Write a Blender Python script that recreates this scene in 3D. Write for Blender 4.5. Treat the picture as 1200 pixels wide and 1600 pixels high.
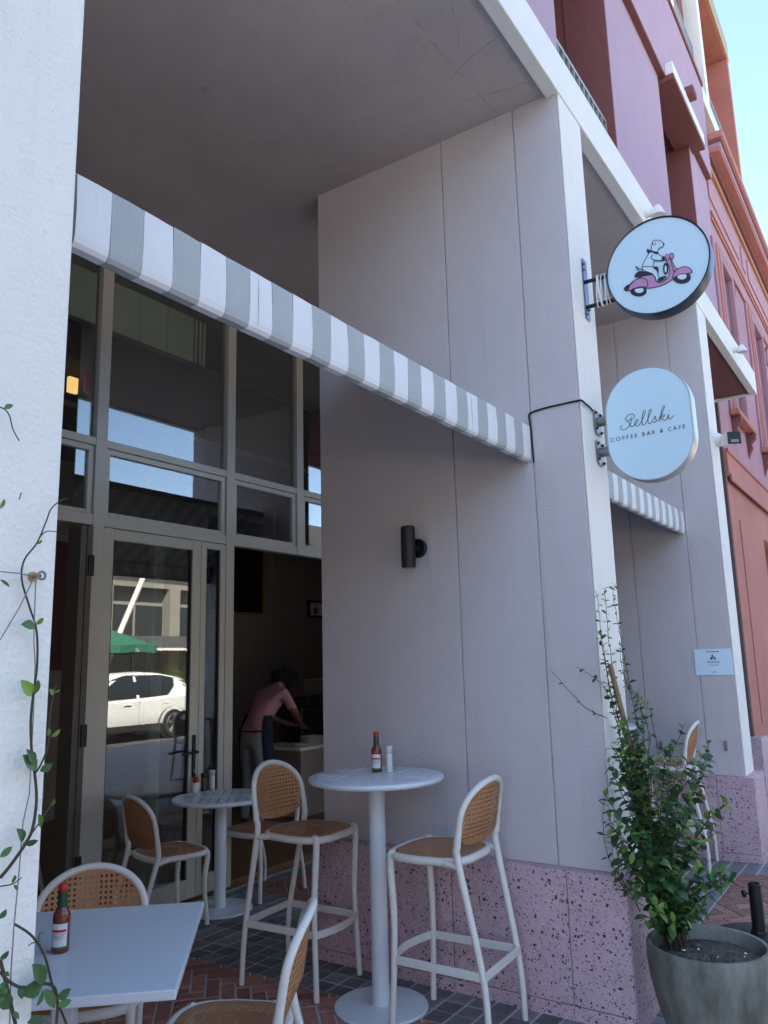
import bpy, bmesh, math, random
from mathutils import Vector, Matrix, Euler
random.seed(11)
for o in list(bpy.data.objects): bpy.data.objects.remove(o)
S = bpy.context.scene
COL = S.collection
R = math.radians

# ------------------------------------------------------------------ camera
FPX = 1226.086                                  # focal length in pixels of a 1200 px wide frame
CAM = Vector((-3.8305, -1.3112, 1.65))
YAW, PITCH, ROLL = R(56.2), R(10.678), R(-1.4673)
FW = Vector((math.sin(YAW)*math.cos(PITCH), math.cos(YAW)*math.cos(PITCH), math.sin(PITCH)))
_rt = Vector((math.cos(YAW), -math.sin(YAW), 0)); _up = _rt.cross(FW)
RT = _rt*math.cos(ROLL) + _up*math.sin(ROLL)
UP = -_rt*math.sin(ROLL) + _up*math.cos(ROLL)
cd = bpy.data.cameras.new('camera'); cam = bpy.data.objects.new('camera', cd); COL.objects.link(cam)
cd.sensor_fit = 'HORIZONTAL'; cd.sensor_width = 36; cd.lens = FPX/1200*36
cd.clip_start = 0.05; cd.clip_end = 2000
m = Matrix((RT, UP, -FW)).transposed().to_4x4(); m.translation = CAM
cam.matrix_world = m
S.camera = cam
S.render.resolution_x, S.render.resolution_y = 768, 1024

# ------------------------------------------------------------------ light
SUN_EL, SUN_AZ = R(47), R(-35)                   # azimuth from +Y towards +X
w = bpy.data.worlds.new('World'); S.world = w; w.use_nodes = True
nt = w.node_tree
sky = nt.nodes.new('ShaderNodeTexSky'); sky.sky_type = 'NISHITA'; sky.sun_disc = False
sky.sun_elevation = SUN_EL; sky.sun_rotation = SUN_AZ
sky.air_density = 0.85; sky.dust_density = 0.6; sky.ozone_density = 0.3
bg = nt.nodes['Background']; bg.inputs['Strength'].default_value = 0.10
nt.links.new(sky.outputs[0], bg.inputs[0])
sl = bpy.data.lights.new('sun', 'SUN'); sl.energy = 5.0; sl.angle = R(0.5); sl.color = (1, .93, .82)
sun = bpy.data.objects.new('sun', sl); COL.objects.link(sun)
sd = Vector((math.sin(SUN_AZ)*math.cos(SUN_EL), math.cos(SUN_AZ)*math.cos(SUN_EL), math.sin(SUN_EL)))
sun.rotation_euler = sd.to_track_quat('Z', 'Y').to_euler(); sun.location = (0, 10, 30)
S.view_settings.view_transform = 'Standard'; S.view_settings.look = 'None'
S.view_settings.gamma = 1; S.view_settings.exposure = 2.8
S.render.engine = 'CYCLES'
S.cycles.max_bounces = 10; S.cycles.diffuse_bounces = 5; S.cycles.transparent_max_bounces = 24

# pixel (of the 1200 x 1600 photograph) to a point on a plane the thing touches
def ray(px): return FW + RT*((px[0]-600)/FPX) + UP*((800-px[1])/FPX)
def onx(px, X): v = ray(px); return CAM + v*((X-CAM.x)/v.x)
def ony(px, Y): v = ray(px); return CAM + v*((Y-CAM.y)/v.y)
def onz(px, Z): v = ray(px); return CAM + v*((Z-CAM.z)/v.z)

# ------------------------------------------------------------------ materials
def mat(name, col, rough=.6, var=0, vscale=3, bump=0, bscale=60, metal=0, spec=.5, coat=0, col2=None, bdetail=4, streak=None, vr=(.3, .7)):
    m = bpy.data.materials.new(name); m.use_nodes = True
    nt = m.node_tree; b = nt.nodes['Principled BSDF']
    b.inputs['Base Color'].default_value = (*col, 1); b.inputs['Roughness'].default_value = rough
    b.inputs['Metallic'].default_value = metal; b.inputs['Specular IOR Level'].default_value = spec
    b.inputs['Coat Weight'].default_value = coat
    tc = nt.nodes.new('ShaderNodeTexCoord')
    if var or col2:
        n = nt.nodes.new('ShaderNodeTexNoise'); n.inputs['Scale'].default_value = vscale; n.inputs['Detail'].default_value = 6
        n.inputs['Roughness'].default_value = .62
        if streak:
            mp = nt.nodes.new('ShaderNodeMapping'); mp.inputs['Scale'].default_value = streak
            nt.links.new(tc.outputs['Object'], mp.inputs[0]); nt.links.new(mp.outputs[0], n.inputs['Vector'])
        else: nt.links.new(tc.outputs['Object'], n.inputs['Vector'])
        r = nt.nodes.new('ShaderNodeMapRange'); r.inputs[1].default_value = vr[0]; r.inputs[2].default_value = vr[1]
        nt.links.new(n.outputs[0], r.inputs[0])
        mx = nt.nodes.new('ShaderNodeMix'); mx.data_type = 'RGBA'
        c2 = col2 or tuple(max(0, c*(1-var)) for c in col)
        mx.inputs[6].default_value = (*col, 1); mx.inputs[7].default_value = (*c2, 1)
        nt.links.new(r.outputs[0], mx.inputs[0]); nt.links.new(mx.outputs[2], b.inputs['Base Color'])
    if bump:
        n2 = nt.nodes.new('ShaderNodeTexNoise'); n2.inputs['Scale'].default_value = bscale; n2.inputs['Detail'].default_value = bdetail
        nt.links.new(tc.outputs['Object'], n2.inputs['Vector'])
        bp = nt.nodes.new('ShaderNodeBump'); bp.inputs['Strength'].default_value = bump; bp.inputs['Distance'].default_value = .01
        nt.links.new(n2.outputs[0], bp.inputs['Height']); nt.links.new(bp.outputs[0], b.inputs['Normal'])
    return m
def emis(name, col, st):
    m = bpy.data.materials.new(name); m.use_nodes = True; b = m.node_tree.nodes['Principled BSDF']
    b.inputs['Base Color'].default_value = (*col, 1); b.inputs['Emission Color'].default_value = (*col, 1); b.inputs['Emission Strength'].default_value = st
    return m
def stucco(name, col, var=.07, pit=.3):
    """painted render: faint blotches, drip streaks, trowel relief and pits"""
    m = mat(name, col, .85, var=var, vscale=1.1, spec=.25)
    nt = m.node_tree; b = nt.nodes['Principled BSDF']; tc = nt.nodes['Texture Coordinate']
    n1 = nt.nodes.new('ShaderNodeTexNoise'); n1.inputs['Scale'].default_value = 7; n1.inputs['Detail'].default_value = 8; n1.inputs['Roughness'].default_value = .7
    mp = nt.nodes.new('ShaderNodeMapping'); mp.inputs['Scale'].default_value = (1, 1, .28)
    n2 = nt.nodes.new('ShaderNodeTexNoise'); n2.inputs['Scale'].default_value = 90; n2.inputs['Detail'].default_value = 3
    nt.links.new(tc.outputs['Object'], mp.inputs[0]); nt.links.new(mp.outputs[0], n1.inputs['Vector']); nt.links.new(tc.outputs['Object'], n2.inputs['Vector'])
    ad = nt.nodes.new('ShaderNodeMath'); ad.operation = 'MULTIPLY_ADD'; ad.inputs[1].default_value = pit
    nt.links.new(n2.outputs[0], ad.inputs[0]); nt.links.new(n1.outputs[0], ad.inputs[2])
    bp = nt.nodes.new('ShaderNodeBump'); bp.inputs['Strength'].default_value = .6; bp.inputs['Distance'].default_value = .012
    nt.links.new(ad.outputs[0], bp.inputs['Height']); nt.links.new(bp.outputs[0], b.inputs['Normal'])
    # vertical run marks and a few scuffed patches
    m2 = nt.nodes.new('ShaderNodeMapping'); m2.inputs['Scale'].default_value = (5, 5, .35)
    n3 = nt.nodes.new('ShaderNodeTexNoise'); n3.inputs['Scale'].default_value = 2.4; n3.inputs['Detail'].default_value = 9; n3.inputs['Roughness'].default_value = .72
    nt.links.new(tc.outputs['Object'], m2.inputs[0]); nt.links.new(m2.outputs[0], n3.inputs['Vector'])
    n4 = nt.nodes.new('ShaderNodeTexNoise'); n4.inputs['Scale'].default_value = 3.1; n4.inputs['Detail'].default_value = 10; n4.inputs['Roughness'].default_value = .75; nt.links.new(tc.outputs['Object'], n4.inputs['Vector'])
    src = b.inputs['Base Color'].links[0].from_socket
    for nz, lo, hi, k in ((n3, .56, .80, var*1.8), (n4, .62, .74, var*2.2)):
        r = nt.nodes.new('ShaderNodeMapRange'); r.inputs[1].default_value = lo; r.inputs[2].default_value = hi; r.inputs[4].default_value = k; nt.links.new(nz.outputs[0], r.inputs[0])
        mx = nt.nodes.new('ShaderNodeMix'); mx.data_type = 'RGBA'; mx.inputs[7].default_value = (col[0]*.42, col[1]*.40, col[2]*.38, 1)
        nt.links.new(r.outputs[0], mx.inputs[0]); nt.links.new(src, mx.inputs[6]); src = mx.outputs[2]
    nt.links.new(src, b.inputs['Base Color'])
    return m
def terrazzo(name):
    m = mat(name, (.62, .425, .465), .5, var=.16, vscale=9, spec=.35)
    nt = m.node_tree; b = nt.nodes['Principled BSDF']; tc = nt.nodes['Texture Coordinate']
    base = b.inputs['Base Color'].links[0].from_socket
    dist = nt.nodes.new('ShaderNodeTexNoise'); dist.inputs['Scale'].default_value = 38; dist.inputs['Detail'].default_value = 2
    nt.links.new(tc.outputs['Object'], dist.inputs['Vector'])
    vm = nt.nodes.new('ShaderNodeVectorMath'); vm.operation = 'MULTIPLY_ADD'; vm.inputs[1].default_value = (.022,)*3
    mpr = nt.nodes.new('ShaderNodeMapping'); mpr.inputs['Rotation'].default_value = (.6, .5, .4); nt.links.new(tc.outputs['Object'], mpr.inputs[0])
    nt.links.new(dist.outputs['Color'], vm.inputs[0]); nt.links.new(mpr.outputs[0], vm.inputs[2])
    prev = base
    for sc, thr, c in ((50, .31, (.05, .036, .06)), (90, .36, (.10, .07, .105)), (80, .22, (.68, .56, .60)), (140, .32, (.20, .12, .16))):
        v = nt.nodes.new('ShaderNodeTexVoronoi'); v.inputs['Scale'].default_value = sc; v.inputs['Randomness'].default_value = 1
        nt.links.new(vm.outputs[0], v.inputs['Vector'])
        sp = nt.nodes.new('ShaderNodeSeparateColor'); nt.links.new(v.outputs['Color'], sp.inputs[0])
        # random chip size per cell, many cells without a chip
        mr = nt.nodes.new('ShaderNodeMapRange'); mr.inputs[1].default_value = .45; mr.inputs[2].default_value = 1; mr.inputs[3].default_value = 0; mr.inputs[4].default_value = thr*1.25
        nt.links.new(sp.outputs[0], mr.inputs[0])
        lt = nt.nodes.new('ShaderNodeMath'); lt.operation = 'LESS_THAN'; nt.links.new(v.outputs['Distance'], lt.inputs[0]); nt.links.new(mr.outputs[0], lt.inputs[1])
        mx = nt.nodes.new('ShaderNodeMix'); mx.data_type = 'RGBA'; mx.inputs[7].default_value = (*c, 1)
        nt.links.new(lt.outputs[0], mx.inputs[0]); nt.links.new(prev, mx.inputs[6]); prev = mx.outputs[2]
    nt.links.new(prev, b.inputs['Base Color'])
    return m
def cane(name, hole=.27, pitch=.0205):
    """moulded cane weave: rows of round holes (UV in metres) with raised strands"""
    m = mat(name, (.50, .235, .10), .5, var=.15, vscale=12, spec=.4)
    nt = m.node_tree; b = nt.nodes['Principled BSDF']
    uv = nt.nodes.new('ShaderNodeUVMap')
    sc = nt.nodes.new('ShaderNodeVectorMath'); sc.operation = 'SCALE'; sc.inputs['Scale'].default_value = 1/pitch
    nt.links.new(uv.outputs[0], sc.inputs[0])
    fr = nt.nodes.new('ShaderNodeVectorMath'); fr.operation = 'FRACTION'; nt.links.new(sc.outputs[0], fr.inputs[0])
    sb = nt.nodes.new('ShaderNodeVectorMath'); sb.operation = 'SUBTRACT'; sb.inputs[1].default_value = (.5, .5, 0); nt.links.new(fr.outputs[0], sb.inputs[0])
    sx = nt.nodes.new('ShaderNodeSeparateXYZ'); nt.links.new(sb.outputs[0], sx.inputs[0])
    cb = nt.nodes.new('ShaderNodeCombineXYZ'); nt.links.new(sx.outputs[0], cb.inputs[0]); nt.links.new(sx.outputs[1], cb.inputs[1])
    ln = nt.nodes.new('ShaderNodeVectorMath'); ln.operation = 'LENGTH'; nt.links.new(cb.outputs[0], ln.inputs[0])
    # only where the vertex mask (colour attribute) allows a hole
    at = nt.nodes.new('ShaderNodeAttribute'); at.attribute_name = 'weave'
    th = nt.nodes.new('ShaderNodeMath'); th.operation = 'MULTIPLY'; th.inputs[1].default_value = hole; nt.links.new(at.outputs['Fac'], th.inputs[0])
    lt = nt.nodes.new('ShaderNodeMath'); lt.operation = 'LESS_THAN'; nt.links.new(ln.outputs['Value'], lt.inputs[0]); nt.links.new(th.outputs[0], lt.inputs[1])
    tr = nt.nodes.new('ShaderNodeBsdfTransparent'); mx = nt.nodes.new('ShaderNodeMixShader')
    out = nt.nodes['Material Output']
    nt.links.new(lt.outputs[0], mx.inputs[0]); nt.links.new(b.outputs[0], mx.inputs[1]); nt.links.new(tr.outputs[0], mx.inputs[2]); nt.links.new(mx.outputs[0], out.inputs['Surface'])
    # strand relief
    wv = nt.nodes.new('ShaderNodeTexWave'); wv.wave_type = 'BANDS'; wv.bands_direction = 'DIAGONAL'; wv.inputs['Scale'].default_value = .62; wv.inputs['Distortion'].default_value = 0
    nt.links.new(sc.outputs[0], wv.inputs['Vector'])
    bp = nt.nodes.new('ShaderNodeBump'); bp.inputs['Strength'].default_value = .5; bp.inputs['Distance'].default_value = .002
    nt.links.new(wv.outputs[0], bp.inputs['Height']); nt.links.new(bp.outputs[0], b.inputs['Normal'])
    return m
def glass(name, tint=(.80, .84, .82), boost=2.3):
    """thin pane: clear with Fresnel reflection from both faces"""
    m = bpy.data.materials.new(name); m.use_nodes = True; nt = m.node_tree; nt.nodes.remove(nt.nodes['Principled BSDF'])
    fr = nt.nodes.new('ShaderNodeFresnel')
    ge = nt.nodes.new('ShaderNodeNewGeometry'); ir = nt.nodes.new('ShaderNodeMapRange'); ir.inputs[3].default_value = 1.52; ir.inputs[4].default_value = 1/1.52
    nt.links.new(ge.outputs['Backfacing'], ir.inputs[0]); nt.links.new(ir.outputs[0], fr.inputs['IOR'])
    mu = nt.nodes.new('ShaderNodeMath'); mu.operation = 'MULTIPLY'; mu.inputs[1].default_value = boost; mu.use_clamp = True; nt.links.new(fr.outputs[0], mu.inputs[0])
    t = nt.nodes.new('ShaderNodeBsdfTransparent'); t.inputs[0].default_value = (*tint, 1)
    g = nt.nodes.new('ShaderNodeBsdfGlossy'); g.inputs['Roughness'].default_value = .0; g.inputs[0].default_value = (1, 1, 1, 1)
    mx = nt.nodes.new('ShaderNodeMixShader'); nt.links.new(mu.outputs[0], mx.inputs[0]); nt.links.new(t.outputs[0], mx.inputs[1]); nt.links.new(g.outputs[0], mx.inputs[2])
    nt.links.new(mx.outputs[0], nt.nodes['Material Output'].inputs['Surface'])
    return m
def leafmat(name, c1, c2):
    m = mat(name, c1, .38, col2=c2, vscale=2.2, spec=.5)
    nt = m.node_tree; b = nt.nodes['Principled BSDF']
    oi = nt.nodes.new('ShaderNodeObjectInfo'); hs = nt.nodes.new('ShaderNodeHueSaturation')
    mr = nt.nodes.new('ShaderNodeMapRange'); mr.inputs[3].default_value = .6; mr.inputs[4].default_value = 1.5
    nt.links.new(oi.outputs['Random'], mr.inputs[0]); nt.links.new(mr.outputs[0], hs.inputs['Value'])
    src = b.inputs['Base Color'].links[0].from_socket; nt.links.new(src, hs.inputs['Color']); nt.links.new(hs.outputs[0], b.inputs['Base Color'])
    tl = nt.nodes.new('ShaderNodeBsdfTranslucent'); nt.links.new(hs.outputs[0], tl.inputs[0])
    mx = nt.nodes.new('ShaderNodeMixShader'); mx.inputs[0].default_value = .25
    nt.links.new(b.outputs[0], mx.inputs[1]); nt.links.new(tl.outputs[0], mx.inputs[2]); nt.links.new(mx.outputs[0], nt.nodes['Material Output'].inputs['Surface'])
    return m
def objvar(m, lo, hi):
    """vary the brightness of a material from object to object"""
    nt = m.node_tree; b = nt.nodes['Principled BSDF']; oi = nt.nodes.new('ShaderNodeObjectInfo'); hs = nt.nodes.new('ShaderNodeHueSaturation')
    mr = nt.nodes.new('ShaderNodeMapRange'); mr.inputs[3].default_value = lo; mr.inputs[4].default_value = hi
    nt.links.new(oi.outputs['Random'], mr.inputs[0]); nt.links.new(mr.outputs[0], hs.inputs['Value'])
    l = b.inputs['Base Color'].links
    if l: nt.links.new(l[0].from_socket, hs.inputs['Color'])
    else: hs.inputs['Color'].default_value = b.inputs['Base Color'].default_value
    nt.links.new(hs.outputs[0], b.inputs['Base Color'])
    return m

M = {}
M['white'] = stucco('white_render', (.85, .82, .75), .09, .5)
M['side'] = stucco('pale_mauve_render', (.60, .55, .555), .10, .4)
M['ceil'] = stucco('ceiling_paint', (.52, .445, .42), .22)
M['lilac'] = stucco('lilac_pink_paint', (.42, .285, .35), .1)
M['pink'] = stucco('terracotta_pink_paint', (.52, .205, .16), .22)
M['reveal'] = stucco('red_brown_shade_paint', (.22, .08, .075), .1)  # pink darkened with the shade of reveals and soffits; trim shares it
M['terr'] = terrazzo('pink_terrazzo')
M['wm'] = mat('white_powder_coat', (.76, .72, .65), .42, var=.04, vscale=6)
M['tabletop'] = mat('grey_white_laminate', (.72, .77, .80), .28, var=.04, vscale=5)
def smears(m, lo, hi):
    nt = m.node_tree; b = nt.nodes['Principled BSDF']; tc = nt.nodes['Texture Coordinate']; n = nt.nodes.new('ShaderNodeTexNoise'); n.inputs['Scale'].default_value = 6; n.inputs['Detail'].default_value = 9; n.inputs['Distortion'].default_value = 1.5
    nt.links.new(tc.outputs['Object'], n.inputs['Vector']); r = nt.nodes.new('ShaderNodeMapRange'); r.inputs[1].default_value = .35; r.inputs[2].default_value = .68; r.inputs[3].default_value = lo; r.inputs[4].default_value = hi
    nt.links.new(n.outputs[0], r.inputs[0]); nt.links.new(r.outputs[0], b.inputs['Roughness'])
smears(M['wm'], .36, .5); smears(M['terr'], .4, .6)
M['cane'] = cane('tan_cane'); M['seatcane'] = cane('tan_cane_seat', .24, .012)
M['alu'] = mat('champagne_aluminium', (.50, .48, .41), .42, var=.08, vscale=3, metal=.15)
M['alu_dark'] = mat('bronze_edge', (.10, .085, .07), .5)
M['black'] = mat('black_powder_coat', (.006, .006, .007), .45)
M['rubber'] = mat('black_rubber', (.015, .015, .015), .7)
M['glass'] = glass('shop_glass')
M['grey_stripe'] = mat('grey_awning_canvas', (.42, .445, .435), .85, var=.08, vscale=6, bump=.08, bscale=500)
M['white_stripe'] = mat('white_awning_canvas', (.76, .76, .75), .85, var=.05, vscale=6, bump=.08, bscale=500)
M['steel'] = mat('dull_steel', (.25, .25, .25), .45, metal=.6, var=.2, vscale=8)
M['sett'] = objvar(mat('dark_sett_stone', (.19, .18, .175), .7, var=.35, vscale=14, bump=.25, bscale=45), .7, 1.45)
M['brick'] = objvar(mat('dark_red_paver', (.38, .17, .122), .75, var=.35, vscale=16, bump=.3, bscale=60), .7, 1.35)
M['mortar'] = mat('pale_grey_mortar', (.56, .51, .46), .9, var=.3, vscale=9, bump=.3, bscale=80)
M['concrete'] = mat('pot_concrete', (.225, .225, .19), .6, col2=(.065, .062, .042), vscale=6.5, bump=.35, bscale=30, streak=(1, 1, .5), vr=(.36, .68))
M['soil'] = mat('soil', (.16, .12, .09), .95, var=.7, vscale=30, bump=1, bscale=70)
M['bamboo'] = mat('bamboo', (.22, .14, .06), .5, var=.3, vscale=14)
M['stem'] = mat('green_brown_stem', (.055, .042, .022), .7, var=.4, vscale=30)
M['leaf'] = leafmat('glossy_leaf', (.07, .165, .042), (.032, .09, .03))
M['leafy'] = leafmat('young_leaf', (.19, .30, .05), (.11, .21, .04))
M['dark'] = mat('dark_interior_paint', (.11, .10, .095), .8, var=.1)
M['ply'] = mat('taupe_wall_paint', (.30, .24, .20), .85, var=.1)
M['floorw'] = mat('oak_floor', (.22, .11, .05), .5, var=.3, vscale=2, streak=(14, 1, 1))
M['duct'] = mat('galvanised_duct', (.55, .58, .55), .4, metal=.7, var=.12, vscale=5)
M['gold'] = mat('brass_frame', (.45, .28, .09), .4, metal=.5)
M['paper'] = mat('white_paper', (.78, .80, .82), .6)
M['ink'] = mat('dark_ink', (.02, .018, .03), .6)
M['navy'] = mat('navy_ink', (.012, .010, .030), .5)
M['logo_pink'] = mat('logo_pink', (.50, .24, .40), .5)
M['signface'] = mat('white_acrylic', (.58, .76, .84), .25, var=.02, vscale=2)
M['rim_alu'] = mat('brushed_sign_rim', (.55, .53, .48), .38, metal=.75, var=.1, vscale=6)
M['rim_dark'] = mat('dark_blue_sign_rim', (.025, .028, .045), .28, metal=.3)
M['blueplate'] = mat('blue_black_plate', (.03, .04, .10), .25, metal=.6)
M['cable_w'] = mat('white_cable', (.75, .75, .72), .5)
M['asphalt'] = mat('asphalt', (.085, .083, .08), .9, var=.3, vscale=1.5, bump=.3, bscale=200)
M['kerb'] = mat('kerb_stone', (.30, .29, .27), .85, var=.2, vscale=3, bump=.2, bscale=60)
M['far_pave'] = mat('far_paving', (.42, .36, .29), .9, var=.2, vscale=2)

# ------------------------------------------------------------------ mesh builder
ORG = {}
class MB:
    def __init__(s): s.v = []; s.f = []; s.uv = {}; s.w = None
    def add(s, vs, fs):
        n = len(s.v); s.v += [Vector(p) for p in vs]; s.f += [tuple(n+i for i in f) for f in fs]; return s
    def box(s, x0, x1, y0, y1, z0, z1):
        return s.add([(x0,y0,z0),(x1,y0,z0),(x1,y1,z0),(x0,y1,z0),(x0,y0,z1),(x1,y0,z1),(x1,y1,z1),(x0,y1,z1)],
                     [(3,2,1,0),(4,5,6,7),(0,1,5,4),(1,2,6,5),(2,3,7,6),(3,0,4,7)])
    def prism(s, poly, d):
        """closed polygon (list of 3-D points) swept by vector d"""
        n = len(poly); d = Vector(d); P = [Vector(p) for p in poly]
        return s.add(P+[p+d for p in P], [tuple(range(n-1,-1,-1)), tuple(range(n,2*n))]+[(i,(i+1)%n,n+(i+1)%n,n+i) for i in range(n)])
    def flat(s, poly): return s.add(poly, [tuple(range(len(poly)))])
    def tube(s, path, r, seg=10, closed=False, cap=True, sx=1.0):
        P = [Vector(p) for p in path]; n = len(P); rr = r if isinstance(r, (list, tuple)) else [r]*n
        def tg(i):
            if closed: return (P[(i+1)%n]-P[i-1]).normalized()
            return (P[min(i+1,n-1)]-P[max(i-1,0)]).normalized()
        t = tg(0); a = Vector((0,0,1)) if abs(t.z) < .9 else Vector((1,0,0))
        u = t.cross(a).normalized(); vs = []
        for i in range(n):
            t = tg(i); u = (u - t*u.dot(t)).normalized(); v = t.cross(u)
            for k in range(seg):
                an = 2*math.pi*k/seg; vs.append(P[i]+(u*math.cos(an)*sx+v*math.sin(an))*rr[i])
        fs = []; last = n if closed else n-1
        for i in range(last):
            j = (i+1)%n
            for k in range(seg): fs.append((i*seg+k, i*seg+(k+1)%seg, j*seg+(k+1)%seg, j*seg+k))
        if cap and not closed: fs += [tuple(range(seg-1,-1,-1)), tuple((n-1)*seg+k for k in range(seg))]
        return s.add(vs, fs)
    def lathe(s, prof, c=(0,0,0), seg=32, axis='z'):
        c = Vector(c); vs = []; n = len(prof)
        for r, h in prof:
            for k in range(seg):
                a = 2*math.pi*k/seg; p = (r*math.cos(a), r*math.sin(a), h)
                if axis == 'x': p = (h, r*math.cos(a), r*math.sin(a))
                if axis == 'y': p = (r*math.sin(a), h, r*math.cos(a))
                vs.append(c+Vector(p))
        fs = [(i*seg+k, i*seg+(k+1)%seg, (i+1)*seg+(k+1)%seg, (i+1)*seg+k) for i in range(n-1) for k in range(seg)]
        fs += [tuple(range(seg-1,-1,-1)), tuple((n-1)*seg+k for k in range(seg))]
        return s.add(vs, fs)
    def rot(s, mtx): s.v = [mtx @ p for p in s.v]; return s
    def build(s, name, material, parent=None, smooth=False, bevel=0, world=True, bseg=2):
        me = bpy.data.meshes.new(name); me.from_pydata([tuple(p) for p in s.v], [], s.f); me.update()
        bm = bmesh.new(); bm.from_mesh(me); bmesh.ops.recalc_face_normals(bm, faces=bm.faces); bm.to_mesh(me); bm.free()
        o = bpy.data.objects.new(name, me); COL.objects.link(o)
        for mm in (material if isinstance(material, list) else [material]): me.materials.append(M[mm] if isinstance(mm, str) else mm)
        if smooth:
            me.polygons.foreach_set('use_smooth', [True]*len(me.polygons))
            me.set_sharp_from_angle(angle=R(38))
        if bevel:
            b = o.modifiers.new('bevel', 'BEVEL'); b.width = bevel; b.segments = bseg; b.limit_method = 'ANGLE'; b.angle_limit = R(40)
            b.harden_normals = False
        if parent is not None:
            o.parent = parent
            if world: o.location = -ORG.get(parent.name, Vector())
        ORG[o.name] = Vector()       # mesh kept in world coordinates of its thing
        return o
def thing(name, label, cat, loc=(0,0,0), rz=0, group=None):
    o = bpy.data.objects.new(name, None); COL.objects.link(o); o.location = loc; o.rotation_euler = (0,0,rz); o.empty_display_size = .1
    tag(o, label, cat, group); ORG[o.name] = Vector(loc); return o
def tag(o, label, cat, group=None):
    o['label'] = label; o['category'] = cat
    if group: o['group'] = group
    return o
def struct(o): o['kind'] = 'structure'; return o
def copy_tree(o, parent=None):
    c = o.copy(); COL.objects.link(c); c.parent = parent
    for ch in [x for x in o.children]: copy_tree(ch, c)
    return c
def smoothpath(pts, n=8, closed=False):
    P = [Vector(p) for p in pts]; out = []; k = len(P)
    rng = range(k) if closed else range(k-1)
    for i in rng:
        p0 = P[i-1] if (i > 0 or closed) else P[0]; p1 = P[i]; p2 = P[(i+1)%k]; p3 = P[(i+2)%k] if (closed or i+2 < k) else P[-1]
        for j in range(n):
            t = j/n; out.append(.5*((2*p1)+(-p0+p2)*t+(2*p0-5*p1+4*p2-p3)*t*t+(-p0+3*p1-3*p2+p3)*t**3))
    if not closed: out.append(P[-1])
    return out
def textmesh(txt, size, fn, mb, space=1.0, align='CENTER'):
    """flat lettering: text laid out in (u, v) metres and mapped to 3-D by fn"""
    c = bpy.data.curves.new('t', 'FONT'); c.body = txt; c.size = size; c.align_x = align; c.space_character = space; c.resolution_u = 3
    o = bpy.data.objects.new('t', c); COL.objects.link(o)
    dg = bpy.context.evaluated_depsgraph_get(); me = o.evaluated_get(dg).to_mesh()
    mb.add([fn(v.co.x, v.co.y) for v in me.vertices], [tuple(p.vertices) for p in me.polygons])
    o.evaluated_get(dg).to_mesh_clear(); bpy.data.objects.remove(o); bpy.data.curves.remove(c)
def ribbon(mb, pts, wd, nrm):
    """flat stroke of width wd in the plane with normal nrm"""
    P = [Vector(p) for p in pts]; n = len(P); N = Vector(nrm); vs = []
    for i in range(n):
        t = (P[min(i+1,n-1)]-P[max(i-1,0)]).normalized(); s = N.cross(t)*wd/2; vs += [P[i]+s, P[i]-s]
    mb.add(vs, [(2*i, 2*i+1, 2*i+3, 2*i+2) for i in range(n-1)])

# ------------------------------------------------------------------ setting: ground
H, BT, W, B, D, PL, PP = 4.7637, .287, .347, 3.316, 1.7334, .646, .066   # soffit, beam height, pier width, bay, pier depth, plinth height, plinth projection
G = 3.27                                                                  # glazing plane
gm = MB(); gm.box(-60, 80, -6.3, 3.2, -.25, -.0055); pav = struct(gm.build('pavement', 'mortar'))
gm = MB(); gm.box(-60, 80, -11.2, -6.46, -.4, -.13); struct(gm.build('road', 'asphalt'))
gm = MB(); gm.box(-60, 80, -6.46, -6.3, -.4, -.005); struct(gm.build('kerb', 'kerb', bevel=.015))
gm = MB(); gm.box(-60, 80, -11.36, -11.2, -.4, -.005); struct(gm.build('kerb', 'kerb', bevel=.015))
gm = MB(); gm.box(-60, 80, -40, -11.36, -.3, -.012); struct(gm.build('far_pavement', 'far_pave'))
gm = MB(); gm.box(-400, 500, -400, 400, -1.2, -.42); struct(gm.build('ground', 'far_pave'))

# paving units: dark setts round the piers, herringbone of narrow red pavers between
SP = .115; STRIP0, STRIP1 = -.40, .75; YB0, YB1, YB2 = .045, .045+3*.115, .045+26*.115; YF = .045-8*.115
def in_pier(x, y, mrg=0):
    fx = (x+40*B) % B
    return (fx < W+PP+mrg or fx > B-PP-mrg) and -PP-mrg < y < D+mrg
def view(px):
    v = Vector(px)-CAM; z = v.dot(FW)
    if z < .2: return None
    return (600+FPX*v.dot(RT)/z, 800-FPX*v.dot(UP)/z, z)
cand = []
for b0 in (-1, 0, 1, 2):
    X0 = b0*B
    for j in range(-8, 28):
        y = YB0+(j+.5)*SP
        for i in range(10):
            x = X0+STRIP0+(i+.5)*SP
            if not in_pier(x, y, .045) and y < 3.2: cand.append(('sett', x, y, 0, None))
        if 0 <= j < 3 or j >= 26:
            n_ = 19; p_ = (B-.40-.75)/n_
            for i in range(n_):
                if y < 3.2: cand.append(('sett', X0+.75+(i+.5)*p_, y, 0, None))
def clip(poly, x0, x1, y0, y1):
    for ax, lim, sg in ((0, x0, 1), (0, x1, -1), (1, y0, 1), (1, y1, -1)):
        out = []
        for k in range(len(poly)):
            p, q = poly[k-1], poly[k]; dp, dq = sg*(p[ax]-lim), sg*(q[ax]-lim)
            if (dp >= 0) != (dq >= 0): u = dp/(dp-dq); out.append((p[0]+(q[0]-p[0])*u, p[1]+(q[1]-p[1])*u))
            if dq >= 0: out.append(q)
        poly = out
        if len(poly) < 3: return []
    return poly
Wd = .077; n = 3; gp = .0055
zones = []
for b0 in (-1, 0, 1, 2): zones += [(b0*B+.75, b0*B+B-.40, YB1, YB2), (b0*B+.75, b0*B+B-.40, YF, YB0)]
zones.append((-6, 12, -3, YF))
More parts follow.
